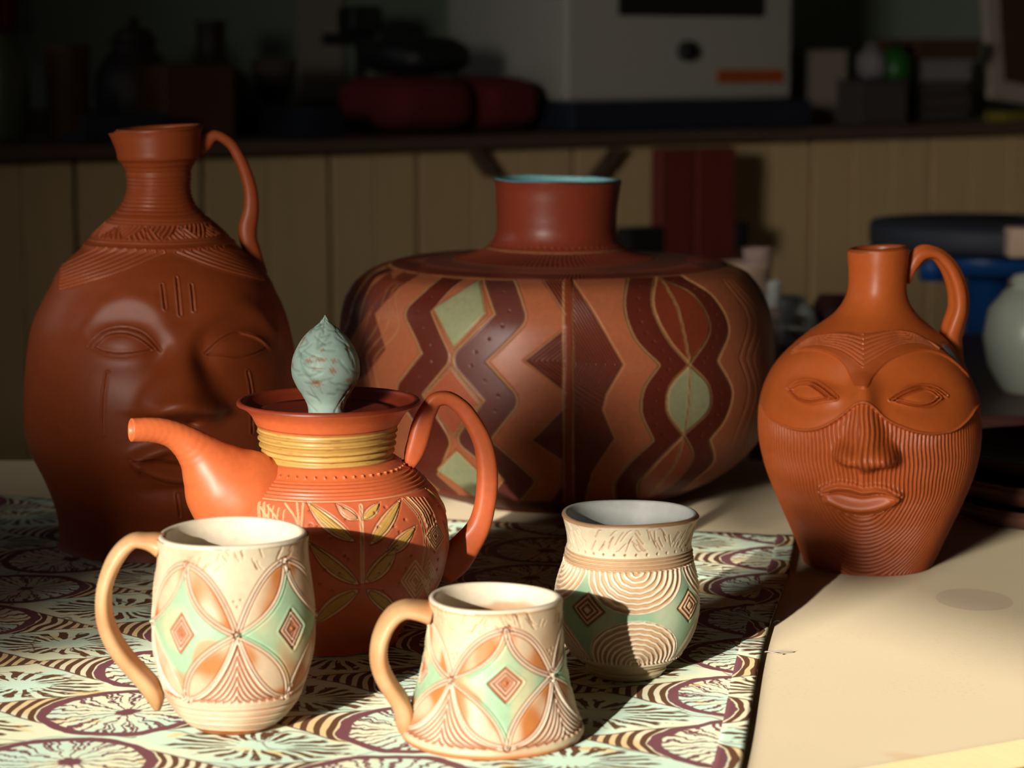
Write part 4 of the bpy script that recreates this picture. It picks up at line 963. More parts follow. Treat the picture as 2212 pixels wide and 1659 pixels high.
        for s_ in (1.0, 0.74, 0.5, 0.26):
            for cx, cy, w, h in ((1622, 1540, 78, 116), (1735, 1290, 52, 82), (1700, 1530, 44, 108)):
                P = [(cx, cy - h * s_), (cx + w * s_, cy), (cx, cy + h * s_), (cx - w * s_, cy), (cx, cy - h * s_)]
                U = sh(L(P), d_)
                if s_ == 1.0: p.fill(U[:-1], srgb(200, 112, 74))
                p.stroke(U, 2.0 * px, -0.0005, LN, 0.85)
        for i in range(5):
            P = [(1585 + 22 * i, 1078), (1652 + 20 * i, 1150 + 10 * i), (1690 + 12 * i, 1240)]; p.stroke(sh(L(P, 4, True), d_), 1.9 * px, -0.0006, LN, 0.8)
        for x, y in ((1035, 1150), (1080, 1240), (1150, 1300), (1040, 1230), (1230, 1135), (1420, 1240), (1460, 1130), (1540, 1270), (1600, 1400), (1570, 1200), (1570, 1475), (1250, 1420), (1120, 1480), (1200, 1500), (1420, 1500), (1480, 1450), (1440, 1600), (1530, 1560), (1090, 1560),
                     (1160, 1600), (1240, 1200), (1400, 1160), (1510, 1240), (1230, 1400), (1750, 1420), (1745, 1480), (1730, 1380), (1710, 1180)):
            u = p.uv(Z([(x, y)]))[0] + np.array([d_, 0]); p.dots([u], 3.2 * px, 0.0010, srgb(140, 58, 34), 0.6); p.dots([u + np.array([0.0, 1.6 * px])], 1.6 * px, -0.0004, LN, 0.5)
    motif(0.0); motif(1.45); motif(-1.5)
    for P in ([(900, 1110), (960, 1200), (985, 1330)], [(965, 1105), (975, 1210), (985, 1330)], [(1000, 1105), (992, 1210), (990, 1330)], [(760, 1130), (820, 1210), (850, 1330)], [(800, 1120), (870, 1220), (920, 1340)]):
        p.stroke(L(P, 4, True), 2.4 * px, -0.0005, LN, 0.85)
    p.reg[p.S < p.uv([(706, 942)])[0][1]] = 1
    p.reg[(p.S >= p.uv([(706, 942)])[0][1]) & (p.S < vy[1])] = 2
    o = (p.cx, p.cy, p.z0)
    root = thing('teapot', 'orange red clay teapot carved with yellow leaves, with a swan neck spout and ochre collar', 'teapot', o)
    p.build(root, {0: ('body', None), 1: ('flared_rim', None), 2: ('collar', 'ochre yellow ringed collar')}, M_red, o)
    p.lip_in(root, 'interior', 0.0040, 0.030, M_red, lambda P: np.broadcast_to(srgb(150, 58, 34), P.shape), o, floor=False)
    p.under(root, M_red, BASE, o)
    SP = [(35, 697, 66), (80, 697, 68), (140, 697, 70), (200, 703, 72), (265, 722, 77), (340, 766, 95), (412, 830, 128), (474, 902, 180), (545, 985, 245), (650, 1075, 285), (770, 1150, 270), (870, 1205, 225)]
    def spc(P, cl):
        return cl
    sweep('spout', root, (p.cx, p.cy), math.pi + math.radians(24), [(*Z([(a, b)])[0], c * q) for a, b, c in SP], M_red, srgb(216, 108, 58), o,
          [24, 25, 26, 26, 28, 35, 48, 68, 92, 112, 108, 88], n=110, k=44, power=2.0, hollow=True, colfn=spc,
          ridge=lambda t, a: 0.005 * np.sin(t * 170 + 2.6 * np.cos(a * 2)) * (t < 0.4) + 0.003 * np.sin(9 * a + 30 * t))
    HD = [(1592, 905, 30), (1612, 850, 52), (1640, 770, 62), (1668, 670, 62), (1700, 590, 52), (1745, 528, 44), (1800, 520, 42), (1880, 566, 46), (1952, 660, 50), (2005, 770, 54), (2028, 890, 58), (2030, 1010, 60), (2014, 1135, 60), (1982, 1240, 66), (1915, 1340, 82), (1835, 1432, 100), (1770, 1490, 90)]
    sweep('handle', root, (p.cx, p.cy), math.radians(8), [(*Z([(a, b)])[0], c * q) for a, b, c in HD], M_red, srgb(204, 98, 54), o, [14, 18, 20, 20, 19, 18, 18, 19, 20, 20, 20, 20, 20, 20, 20, 18, 14], n=120, ridge=lambda t, a: 0.05 * np.cos(2 * a + 2) + 0.03 * np.sin(5 * a))
    # lid with its bulb knob (lifts out of the rim)
    zl = on_y(711, 898, p.cy)[2]; lr = np.interp(zl, p.z[::-1], p.r[::-1]) - 0.0052
    lid = thing('pot_lid', 'teapot lid with a pale teal pointed bulb knob, sunk in the teapot rim', 'lid', (p.cx, p.cy, zl))
    n = 72; th = np.linspace(0, 2 * math.pi, n, endpoint=False)
    pr = np.array([(0.0005, -0.001), (lr * 0.4, -0.001), (lr * 0.85, 0.0), (lr * 0.98, 0.001), (lr, 0.003), (lr * 0.985, 0.0045), (lr * 0.9, 0.0035), (lr * 0.6, 0.0022), (lr * 0.3, 0.0018), (0.0005, 0.0018)])
    P = np.stack([pr[:, :1] * np.sin(th), -pr[:, :1] * np.cos(th), np.repeat(pr[:, 1:], n, 1)], -1); m = len(pr)
    i, j = np.meshgrid(np.arange(m - 1), np.arange(n), indexing='ij'); j2 = (j + 1) % n
    F = np.stack([i * n + j, i * n + j2, (i + 1) * n + j2, (i + 1) * n + j], -1).reshape(-1, 4)
    put('disc', mesh_np('disc', P.reshape(-1, 3), F[:, ::-1], M_red, True, None, np.broadcast_to(srgb(140, 54, 34), (m * n, 3))), lid)
    ks = [(55, 1.5), (72, 14), (95, 34), (130, 76), (180, 124), (230, 156), (290, 181), (345, 190), (400, 184), (450, 162), (500, 131), (540, 110), (575, 100), (610, 99), (660, 104), (700, 112)]
    kp = [(660 + a * q, 711.6 - b * q, 711.6 + b * q, 'c') for a, b in ks]
    kn = Pot.__new__(Pot)
    z_ = np.array([on_y(711.6, e[0], p.cy)[2] for e in kp]); r_ = np.array([(e[2] - e[1]) / 2 for e in kp]) * px
    D = crom(np.stack([r_, z_], 1), 110); D = D[D[:, 1] > zl + 0.0012]; m = len(D); n = 120; th = np.linspace(0, 2 * math.pi, n, endpoint=False)
    TH, ZZ = np.meshgrid(th, D[:, 1]); cr = np.zeros(TH.shape); g = np.random.default_rng(17)
    colk = np.empty(TH.shape + (3,)); colk[:] = srgb(180, 208, 194)
    arc = np.arange(m)[:, None] * (D[0, 1] - D[-1, 1]) / m
    for _ in range(120):                                      # little gouged strokes
        t0, s0 = g.uniform(0, 6.28), g.uniform(0, arc.max()); an = g.normal(0.5, 0.9); ln = g.uniform(0.003, 0.009)
        dx = ((TH - t0 + math.pi) % 6.2832 - math.pi) * np.maximum(D[:, :1], 0.004); dy = arc - s0
        ux = dx * math.cos(an) + dy * math.sin(an); uy = -dx * math.sin(an) + dy * math.cos(an) + 12 * ux ** 2
        w_ = np.exp(-(uy / 0.0007) ** 2) * (1 - sm(ln * .7, ln, np.abs(ux))); cr += w_ * 0.0004
        colk += (w_ * 0.35)[..., None] * (srgb(104, 124, 110) - colk)
    for _ in range(26):
        t0, s0 = g.uniform(0, 6.28), g.uniform(0.015, arc.max() * .95); dx = ((TH - t0 + math.pi) % 6.2832 - math.pi) * np.maximum(D[:, :1], 0.004); dy = arc - s0
        w_ = 1 - sm(0.3, 1.0, np.hypot(dx / g.uniform(.0015, .006), dy / g.uniform(.0006, .003)) + 0.3 * np.sin(dx * 2600) * np.sin(dy * 1900)); colk += (w_ * 0.75)[..., None] * (srgb(176, 112, 72) - colk)
    R = D[:, :1] - cr; R = np.maximum(R, 0.0003)
    P = np.stack([R * np.sin(TH), -R * np.cos(TH), ZZ - zl], -1)
    i, j = np.meshgrid(np.arange(m - 1), np.arange(n), indexing='ij'); j2 = (j + 1) % n
    F = np.stack([i * n + j, (i + 1) * n + j, (i + 1) * n + j2, i * n + j2], -1).reshape(-1, 4)
    put('knob', mesh_np('knob', P.reshape(-1, 3), F, M_pale, True, None, colk.reshape(-1, 3)), lid, label='pale teal bulb knob with scratched leaf strokes')
    return p
teapot()

# ---------------------------------------------------------------- pale mugs and cup
CREAM = srgb(224, 206, 174); PINK = srgb(202, 150, 112); ORG = srgb(200, 124, 66); GRN = srgb(164, 198, 160); GRV = srgb(172, 104, 66); WHT = srgb(238, 222, 196)
def bez(a, c, b, n=14):
    t = np.linspace(0, 1, n)[:, None]; return (1 - t) ** 2 * np.array(a) + 2 * t * (1 - t) * np.array(c) + t * t * np.array(b)
def BL(p, r_, c_, seed, fs, ft):
    """soft blotches 0..1 on a sub-block of the wall"""
    g = np.random.default_rng(abs(int(seed)) + 11); th = p.TH[r_][:, c_]; s_ = p.S[r_][:, c_]; n = np.zeros_like(th)
    for _ in range(9):
        a = g.uniform(0, 6.28); f = g.uniform(0.4, 1.6); n += np.sin(th * ft * f * math.cos(a) + s_ * fs * f * math.sin(a) + g.uniform(0, 6.28))
    return 0.5 + n / 9.0
def petal_motif(p, tN, P2, vN, vT, vB, chev, seed, dia=(0.26, 0.27), apexes=6):
    """quartered petals, green fields with nested diamonds, chevrons below; a = fraction of the half period, b = -1 .. 1 down .. up"""
    px = p.mpp; g = np.random.default_rng(seed)
    def M(ab, t0):
        ab = np.asarray(ab, float); a, b = ab[:, 0], ab[:, 1]
        U = np.stack([t0 + a * P2, np.where(b >= 0, vN + (vT - vN) * b, vN + (vB - vN) * -b)], 1)
        out = [U[0]]
        for s_, e_ in zip(U[:-1], U[1:]):
            for w in (0.5, 1.0): out.append(s_ + (e_ - s_) * w)
        return np.array(out)
    K = range(-2, 3)
    for kk in K:
        t0 = tN + 2 * P2 * kk
        tl = t0 - P2                                                # diamond centre line to the left of this node
        # green field
        right = np.vstack([bez((0, 1), (0.10, 0.34), (1, 0)), bez((1, 0), (0.10, -0.34), (0, -1))]); left = right[::-1] * np.array([-1, 1])
        U = M(np.vstack([right, left]), tl); r_, c_, al = p.fill(U, GRN)
        p.blend(r_, c_, al * sm(0.45, 0.75, BL(p, r_, c_, seed + kk, 120, 7)) * 0.6, CREAM * np.array([1, .96, .8]))
        p.blend(r_, c_, al * sm(0.62, 0.8, BL(p, r_, c_, seed + 40 + kk, 130, 8)) * 0.6, ORG)
        # petals
        for sx in (-1, 1):
            for sy in (1, -1):
                f = np.array([sx, sy]); up = bez((0, 0), (0.34, 0.94), (1, 1)) * f; lo = bez((0, 0), (0.90, 0.34), (1, 1)) * f
                U = M(np.vstack([up, lo[::-1]]), t0); r_, c_, al = p.fill(U, ORG, -0.0002)
                w_ = BL(p, r_, c_, seed + kk * 5 + sx + 2 * sy, 150, 9); p.blend(r_, c_, al * sm(0.30, 0.75, w_) * 0.8, CREAM)
                for cv in (up, lo):
                    UU = M(cv, t0); p.stroke(UU, 5.6 * px, -0.0006, WHT, 0.95)
                    p.stroke(UU, 1.9 * px, 0.0013, GRV, 0.9)
                    rs, cols, D = p.dist(UU, 9 * px); e_ = np.exp(-((D - 6.6 * px) / (1.8 * px)) ** 2); p.addh(rs, cols, -0.0007 * e_); p.blend(rs, cols, 0.8 * e_, GRV)
        # chevrons nested under the node
        lo = bez((0, 0), (0.34, 0.94), (1, 1)) * np.array([1, -1]); p.fill(M(np.vstack([lo, lo[::-1] * np.array([-1, 1])]), t0), WHT)
        for i in range(1, apexes + 1):
            f = 1 - i / (apexes + 0.6)
            lo = bez((0, 0), (0.34, 0.94), (1, 1)) * np.array([1, -1]); q = lo * f + np.array([0, -1]) * (1 - f); q2 = q[::-1] * np.array([-1, 1])
            UU = M(np.vstack([q2, q]), t0); p.stroke(UU, 3.0 * px, 0.0012, GRV, 0.9)
        # nested diamonds
        for s_ in (1.0, 0.70, 0.42, 0.20):
            w_, h_ = dia[0] * s_, dia[1] * s_
            U = M(np.array([(0, h_), (w_, 0), (0, -h_), (-w_, 0), (0, h_)]), tl)
            if s_ == 1.0: p.fill(U[:-1], WHT)
            if s_ == 0.20: p.fill(U[:-1], ORG)
            p.stroke(U, 2.9 * px, 0.0013, GRV, 0.95, lip=0.0003)
        # specks above the node
        for a, b in ((-0.06, 0.5), (0.06, 0.52), (0.0, 0.42)):
            u = M(np.array([(a, b), (a, b)]), t0)[0]; p.dots([u], 2.2 * px, 0.001, GRV, 0.7)
def scratches(p, v0, v1, n, seed, ln=0.011, a=0.5):
    g = np.random.default_rng(seed); px = p.mpp
    for _ in range(n):
        t = g.uniform(-2.2, 2.2); v = g.uniform(v0, v1); an = g.normal(1.05, 0.16) * (1 if math.sin(t * 4.5) > 0 else -1); L_ = g.uniform(0.4, 1) * ln; r = np.interp(v, p.s, p.r)
        U = np.array([(t + (L_ * w * math.cos(an) + 0.12 * L_ * w * w) / r, v + L_ * w * math.sin(an)) for w in np.linspace(-.5, .5, 5)]); U[:, 1] = np.clip(U[:, 1], v0, v1)
        p.stroke(U, 1.2 * px, 0.0006, GRV, a)
def mottle(p, seed):
    n = np.zeros_like(p.S); g = np.random.default_rng(seed)
    for _ in range(8): n += np.sin(p.TH * g.integers(2, 9) + p.S * g.uniform(20, 140) + g.uniform(0, 6))
    n = sm(-1.5, 4.0, n); p.col += (n * 0.55)[..., None] * (PINK - p.col)
def flat_handle(root, p, k, ox, oy, H, az, o, thick):
    def cf(P, cl):
        t = np.linspace(0, 1, P.shape[0])[:, None, None]; w = 0.5 + 0.5 * np.sin(t * 21) * np.sin(t * 8 + 1); return cl + w * 0.5 * (ORG - cl)
    return sweep('handle', root, (p.cx, p.cy), az, [(ox + a / k, oy + b / k, c / k) for a, b, c in H], M_pale, srgb(214, 172, 124), o, thick, n=100, k=30, power=2.4, colfn=cf, ridge=lambda t, a: 0.05 * np.cos(3 * a))

def tall_mug():
    k = 2.968; ox, oy = 190, 1100
    hw = [(160, 474), (200, 471), (250, 470), (300, 473), (400, 486), (500, 500), (600, 510), (700, 517), (800, 518), (900, 510), (1000, 492), (1100, 464), (1190, 424), (1250, 384), (1300, 340), (1340, 292), (1368, 252), (1384, 226), (1389, 218)]
    sil = [(oy + y / k, ox + (930 - h) / k, ox + (930 + h) / k, 'c') for y, h in hw]
    p = Pot(ox + 930 / k, 1586, 218 / k, sil, 270, 360, 60, lift=CL); px = p.mpp; p.wobble(0.0004, 21)
    p.col[:] = CREAM; mottle(p, 2)
    V = lambda y: p.uv([(ox + 955 / k, oy + y / k)])[0][1]
    U = p.uv([(ox + 960 / k, oy + 815 / k), (ox + 578 / k, oy + 780 / k), (ox + 1303 / k, oy + 790 / k)]); P2 = (U[2, 0] - U[1, 0]) / 2 * 0.99
    petal_motif(p, U[0, 0], P2, U[0, 1], V(372), V(1245), 8, 3, (0.25, 0.28))
    scratches(p, V(262), V(400), 60, 5, 0.007, 0.4)
    p.rings([oy + y / k for y in (1300, 1338, 1376, 1410)], ox + 955 / k, 2.6 * px, 0.0014, GRV, 0.55, 0.0004)
    f_ = sm(V(1412), V(1422), p.S)[..., None]; p.col += f_ * (ORG - p.col)
    r_ = (1 - sm(V(215), V(260), p.S))[..., None]; p.col += r_ * 0.7 * (WHT - p.col)
    p.rimdz = 0.0006 * np.sin(2 * p.th + 1)
    o = (p.cx, p.cy, p.z0); root = thing('mug', 'tall cream mug with a long tailed handle, leftmost of the pale cups', 'mug', o, group='pale carved drinking cups')
    p.build(root, {0: ('body', None)}, M_pale, o)
    p.lip_in(root, 'interior', 0.0034, 0.080, M_pale, lambda P: np.broadcast_to(WHT * 0.96, P.shape), o); p.under(root, M_pale, ORG, o)
    H = [(470, 232, 78), (430, 216, 66), (370, 203, 50), (300, 200, 46), (244, 236, 50), (190, 302, 54), (140, 400, 52), (110, 500, 50), (102, 600, 52), (114, 715, 55), (152, 820, 58), (212, 920, 58), (282, 1005, 58), (352, 1078, 60), (412, 1152, 62), (442, 1222, 50), (446, 1275, 26)]
    flat_handle(root, p, k, ox, oy, H, math.pi + math.radians(4), o, [40, 36, 34, 34, 36, 38, 40, 42, 42, 42, 42, 42, 42, 42, 40, 34, 22])
tall_mug()
def squat_mug():
    k = 3.779; ox, oy = 780, 1220
    rows = [(275, 545), (330, 541), (420, 543), (500, 548), (560, 553), (630, 560), (700, 569), (780, 581), (860, 596), (940, 614), (1010, 632), (1080, 654), (1140, 676), (1200, 700), (1250, 722), (1290, 740), (1325, 748), (1350, 745), (1368, 735), (1376, 728)]
    sil = []
    for y, h in rows:
        c = 1099 - 32 * (y - 275) / 1100.0; sil.append((oy + y / k, ox + (c - h) / k, ox + (c + h) / k, 'c'))
    p = Pot(ox + 1067 / k, 1643, 728 / k, sil, 270, 370, 60, lift=CL); px = p.mpp; p.wobble(0.0004, 31)
    p.col[:] = CREAM * np.array([1.0, .96, .9]); mottle(p, 7)
    pt = lambda x, y: (ox + x / k, oy + y / k)
    V = lambda y: p.uv([pt(1190, y)])[0][1]
    U = p.uv([pt(735, 925), pt(1190, 970), pt(1570, 895)]); P2 = (U[2, 0] - U[0, 0]) / 2
    petal_motif(p, U[0, 0], P2, U[1, 1], V(548), V(1500), 8, 5, (0.30, 0.29))
    scratches(p, V(420), V(560), 60, 15, 0.008, 0.4)
    e_ = sm(V(1545), V(1580), p.S)[..., None]; p.col += e_ * (ORG * 1.05 - p.col); p.H *= 1 - 0.8 * e_[..., 0]
    rr = (1 - sm(0.0, 0.003, p.S))[..., None]; p.col += rr * 0.7 * (ORG - p.col)
    p.rimdz = 0.0005 * np.sin(2 * p.th) + 0.0006 * np.sin(p.th + 2)
    o = (p.cx, p.cy, p.z0); root = thing('mug', 'squat cream mug flaring to a wide foot, with a green diamond, nearest the front', 'mug', o, group='pale carved drinking cups')
    p.build(root, {0: ('body', None)}, M_pale, o)
    def ic(P):
        c = np.broadcast_to(WHT * 0.96, P.shape).copy(); d = -(P[..., 2] - P[..., 2].max()); st = np.sin(np.arctan2(P[..., 0], P[..., 1]) * 3) * 0.002
        a = (sm(0.012, 0.013, d + st) * (1 - sm(0.017, 0.021, d + st)))[..., None]; return c + a * 0.7 * (srgb(196, 140, 90) - c)
    p.lip_in(root, 'interior', 0.0034, 0.062, M_pale, ic, o); p.under(root, M_pale, ORG, o)
    H = [(560, 392, 82), (520, 380, 80), (440, 365, 72), (360, 362, 68), (285, 396, 68), (225, 460, 68), (174, 560, 68), (147, 680, 70), (152, 800, 75), (190, 912, 76), (250, 1012, 76), (310, 1100, 78), (350, 1190, 80), (356, 1280, 74), (360, 1350, 54)]
    flat_handle(root, p, k, ox, oy, H, math.pi + math.radians(6), o, [54, 52, 48, 46, 48, 50, 52, 54, 54, 54, 54, 54, 52, 46, 34])
squat_mug()
def belly_cup():
    k = 3.769; ox, oy = 1170, 1060
    rows = [(192, 555), (210, 549), (270, 531), (340, 513), (400, 504), (450, 502), (490, 505), (540, 517), (600, 538), (670, 560), (740, 577), (800, 586), (860, 590), (930, 589), (1000, 581), (1070, 566), (1140, 543), (1210, 508), (1270, 468), (1320, 424), (1352, 385), (1372, 350), (1384, 330), (1400, 326), (1440, 314), (1466, 296), (1476, 286)]
    sil = []
    for y, h in rows:
        c = np.interp(y, [192, 450, 800, 1476], [720, 708, 697, 690]); sil.append((oy + y / k, ox + (c - h) / k, ox + (c + h) / k, 'c'))
    p = Pot(ox + 690 / k, 1473, 286 / k, sil, 300, 390, 60, lift=CL); px = p.mpp; p.wobble(0.0004, 41)
    CR = srgb(224, 209, 178); p.col[:] = CR; mottle_c = srgb(196, 160, 120); pt = lambda x, y: (ox + x / k, oy + y / k)
    V = lambda y: p.uv([pt(775, y)])[0][1]
    vL, vM, vB = V(664), V(1035), V(1418); TAN = srgb(206, 158, 108); GD = srgb(150, 92, 52); G2 = srgb(146, 180, 146)
    U = p.uv([pt(370, 995), pt(1205, 1010), pt(778, 700)]); per = U[1, 0] - U[0, 0]; t0 = U[2, 0]; Rm = p.r.max()
    mid = ((p.S > vL) & (p.S < vB))[..., None]; p.col += mid * (G2 - p.col)
    g1 = sm(0.3, 0.9, 0.5 + 0.5 * np.sin(p.TH * 7 + 1) * np.sin(p.S * 90))[..., None]; p.col += mid * g1 * 0.35 * (CR - p.col)
    dth = (p.TH - t0 + per / 2) % per - per / 2
    for vc, sgn in ((vL, 1), (vB, -1)):                     # cups hanging from the waist, arches rising from the foot
        hgt = (V(1010) - vL) if sgn > 0 else (vB - V(1062))
        wid = 0.485 * per * Rm
        d_ = np.hypot(dth * Rm / wid, (p.S - vc) / hgt); ok = (sgn * (p.S - vc) > 0)
        a = (1 - sm(1.0 - 0.008, 1.0 + 0.008, d_)) * ok; p.col += a[..., None] * (WHT - p.col); p.H += 0.0003 * a
        nr = 8.0 if sgn > 0 else 9.5; f = d_ * nr + 0.05 * np.sin(p.TH * 40 + p.S * 300); f = np.abs(f - np.floor(f) - 0.5) * 2           # 0 mid groove, 1 ridge
        gr = (1 - sm(0.42, 0.72, f)) * a * (d_ < 0.985); p.H -= 0.0011 * gr; p.col += (gr * 0.85)[..., None] * (TAN * (0.78) - p.col)
    for kk in range(-2, 3):
        for s_ in (1.0, 0.66, 0.34):
            w_, h_ = 0.125 * per * s_ * 1.28, (V(1130) - V(862)) / 2 * s_; tc, vc = U[0, 0] + kk * per, V(996)
            Q = np.array([(tc, vc - h_), (tc + w_, vc), (tc, vc + h_), (tc - w_, vc), (tc, vc - h_)])
            Q = np.vstack([Q[i] + (Q[i + 1] - Q[i]) * w for i in range(4) for w in (0, .33, .66)] + [Q[-1:]])
            if s_ == 1.0: p.fill(Q[:-1], srgb(222, 186, 150), 0.0002)
            p.stroke(Q, 2.4 * px, 0.0013, GD, 0.9)
    p.rings([oy + y / k for y in (572, 600, 632, 660)], ox + 775 / k, 1.9 * px, 0.0011, GD, 0.6, 0.0006)
    b_ = (sm(V(565), V(572), p.S) * (1 - sm(V(660), V(666), p.S)))[..., None]; p.col += b_ * 0.35 * (TAN - p.col)
    vd = V(530)
    for t in np.arange(-2.6, 2.6, 0.178):
        w_ = 0.022; h_ = 3.6 * px; Q = np.array([(t, vd - h_), (t + w_, vd), (t, vd + h_), (t - w_, vd)]); p.fill(Q, srgb(186, 140, 84), -0.0008); p.dots([(t, vd)], 1.2 * px, 0.0006, srgb(110, 70, 40), 0.8)
    scratches(p, V(330), V(500), 80, 25, 0.010, 0.5)
    for y in (1424, 1462, 1500): p.rings([oy + y / k], ox + 775 / k, 2.4 * px, 0.0012, srgb(176, 140, 96), 0.5, 0.0007)
    ft = sm(V(1412), V(1424), p.S)[..., None]; p.col += ft * 0.5 * (srgb(212, 190, 150) - p.col)
    p.rimdz = 0.0004 * np.sin(3 * p.th + 1) + 0.0004 * np.sin(2 * p.th)
    o = (p.cx, p.cy, p.z0); root = thing('cup', 'cream handleless cup with a round belly, green band and carved arches', 'cup', o, group='pale carved drinking cups')
    p.build(root, {0: ('body', None)}, M_pale, o)
    def ic(P):
        c = np.broadcast_to(srgb(196, 198, 192), P.shape).copy(); c[:5] = srgb(170, 130, 90); return c  # cup inside toned grey, shade put into its colour
    p.lip_in(root, 'interior', 0.0032, 0.075, M_pale, ic, o, 'inside with shade toned in as grey'); p.under(root, M_pale, CR, o)
belly_cup()
# ================================================================ studio behind the table
def lathe(name, prof, mat, parent=None, loc=(0, 0, 0), n=48, **kw):
    prof = np.array(prof, float); th = np.linspace(0, 2 * math.pi, n, endpoint=False); m = len(prof)
    P = np.stack([prof[:, :1] * np.sin(th), -prof[:, :1] * np.cos(th), np.repeat(prof[:, 1:2], n, 1)], -1)
    i, j = np.meshgrid(np.arange(m - 1), np.arange(n), indexing='ij'); j2 = (j + 1) % n
    F = np.stack([i * n + j, (i + 1) * n + j, (i + 1) * n + j2, i * n + j2], -1).reshape(-1, 4)
    me = mesh_np(name, P.reshape(-1, 3), F, mat, True); bm = bmesh.new(); bm.from_mesh(me)
    bmesh.ops.holes_fill(bm, edges=[e for e in bm.edges if e.is_boundary]); bmesh.ops.recalc_face_normals(bm, faces=bm.faces); bm.to_mesh(me); bm.free()
    for p in me.polygons: p.use_smooth = True
    return put(name, me, parent, loc, **kw)
def rounded(name, x0, x1, y0, y1, z0, z1, mat, parent=None, bev=0.004, seg=2, **kw):
    return bm_obj(name, box_bm(x0, x1, y0, y1, z0, z1, bev, seg), mat, parent, seg > 2, **kw)
BXn, BYn = np.array(BX), np.array(BY); BOn = np.array(BO)
def bk(px, py, off):
    """photo point -> (local x, height) on the upright plane `off` metres behind the counter front, plus metres per pixel"""
    d = ray(px, py); t = (off - (_O - BOn) @ BYn) / (d @ BYn); P = _O + d * t
    return (P - BOn) @ BXn, P[2], depth(P) / FPX
def bw(lx, ly, z=0.0): return tuple(BOn + BXn * lx + BYn * ly + np.array([0, 0, z]))
WT = bk(1106, 291, 0.0)[1] + 0.0006; WB = bk(1106, 319, 0.0)[1]          # worktop, top and underside
M_top = plain('worktop_brown', (0.1125, 0.0675, 0.048), 0.45, 0.25, 10, stretch=(1, 6, 6))
M_cab = plain('cabinet_tan', (0.70, 0.50, 0.255), 0.6, 0.10, 7, stretch=(6, 6, 1))
M_gap = plain('cabinet_dark', (0.05, 0.035, 0.02), 0.8)
M_black = plain('black_plastic', (0.012, 0.012, 0.013), 0.5, 0.1)
M_white = plain('machine_white', (0.45, 0.435, 0.39), 0.5, 0.03, 5)
M_navy = plain('navy_mat', (0.014, 0.018, 0.034), 0.7, 0.15)
M_maroon = plain('maroon_fabric', (0.13, 0.0104, 0.0104), 0.85, 0.2, 14)
M_redwood = plain('red_wood', (0.1755, 0.0286, 0.0182), 0.5, 0.2, 8, stretch=(8, 8, 1))
M_brown = plain('brown_clay', (0.0825, 0.036, 0.018), 0.6, 0.2)
M_darkpot = plain('dark_pot', (0.027, 0.015, 0.0135), 0.55, 0.2)
M_olive = plain('olive_glaze', (0.088, 0.0992, 0.056), 0.4, 0.2)
wt = thing('worktop', 'long dark brown worktop along the far wall', 'worktop', tuple(BO), BK)
rounded('top', -1.75, 2.1, -0.02, 0.655, WB, WT - 0.0006, M_top, wt, 0.004)
rounded('backsplash', -1.75, 2.1, 0.632, 0.655, WT, WT + 0.04, M_top, wt, 0.003)
for a, b in (((1022, 322), (1064, 382)), ((1334, 322), (1286, 384))):
    x0, z0, m_ = bk(*a, 0.005); x1, z1, _ = bk(*b, 0.005); bm = bmesh.new(); w = 0.011
    v = [bm.verts.new((x, y, z)) for x, z in ((x0, z0), (x1, z1)) for x, y, z in ((x - w, -0.006, z), (x + w, -0.006, z), (x + w, 0.018, z), (x - w, 0.018, z))]
    for q in range(4): bm.faces.new((v[q], v[(q + 1) % 4], v[4 + (q + 1) % 4], v[4 + q]))
    bm.faces.new(v[:4]); bm.faces.new(v[4:][::-1]); bm_obj('bracket', bm, M_top, wt)
seams = [-420, -190, 165, 440, 715, 905, 1240, 1500, 1755, 2012, 2260, 2520]
desc = ['just beyond the left edge of the view', 'at the left edge beside the tall jug', 'left, behind the tall jug', 'second from the left behind the jug handle', 'left of the round vase neck', 'behind the round vase neck', 'behind the dark red post', 'right of the dark red post', 'behind the small jug', 'right, behind the blue stand', 'just beyond the right edge of the view']
for i, (a, b) in enumerate(zip(seams[:-1], seams[1:])):
    x0 = bk(a, 400, 0.03)[0]; x1 = bk(b, 400, 0.03)[0]; g = 0.004
    lab = desc[i]
    pos = 'tan wooden base cabinet under the worktop, ' + lab
    cb = thing('base_cabinet', pos, 'cabinet', bw(x0, 0.03), BK, 'base cabinets under the worktop'); w = x1 - x0
    rounded('carcass', 0.002, w - 0.002, 0.02, 0.58, 0.09, WB - 0.002, M_gap, cb, 0.002)
    rounded('plinth', 0.01, w - 0.01, 0.06, 0.56, 0.0, 0.088, M_gap, cb, 0.002)
    nb = 2 if w < 0.24 else 3
    for q in range(nb): rounded('door_board', g + (w - 2 * g) * q / nb + 0.001, g + (w - 2 * g) * (q + 1) / nb - 0.001, 0.0, 0.018, 0.10, WB - 0.006, M_cab, cb, 0.0025)
# dark red post with black clamps in front of the cabinets
x0, _, m_ = bk(1418, 420, -0.10); x1 = bk(1580, 420, -0.10)[0]
pt_ = thing('wooden_post', 'dark red wooden post with black clamps in front of the tan cabinets', 'post', bw((x0 + x1) / 2, -0.10), BK); w = (x1 - x0) / 2
zc = bk(1500, 515, -0.10)[1]
rounded('board', -w, -w * 0.1, -0.012, 0.02, 0.0, WB - 0.004, M_redwood, pt_, 0.006); rounded('board', -w * 0.06, w, -0.016, 0.02, 0.0, WB - 0.004, M_redwood, pt_, 0.006)
for s_ in (-1, 1):
    xa, xb = (-w - 0.075, -w + 0.004) if s_ < 0 else (w - 0.004, w + 0.03)
    rounded('clamp', xa, xb, -0.02, 0.024, zc - 0.022, zc + 0.026, M_black, pt_, 0.006)
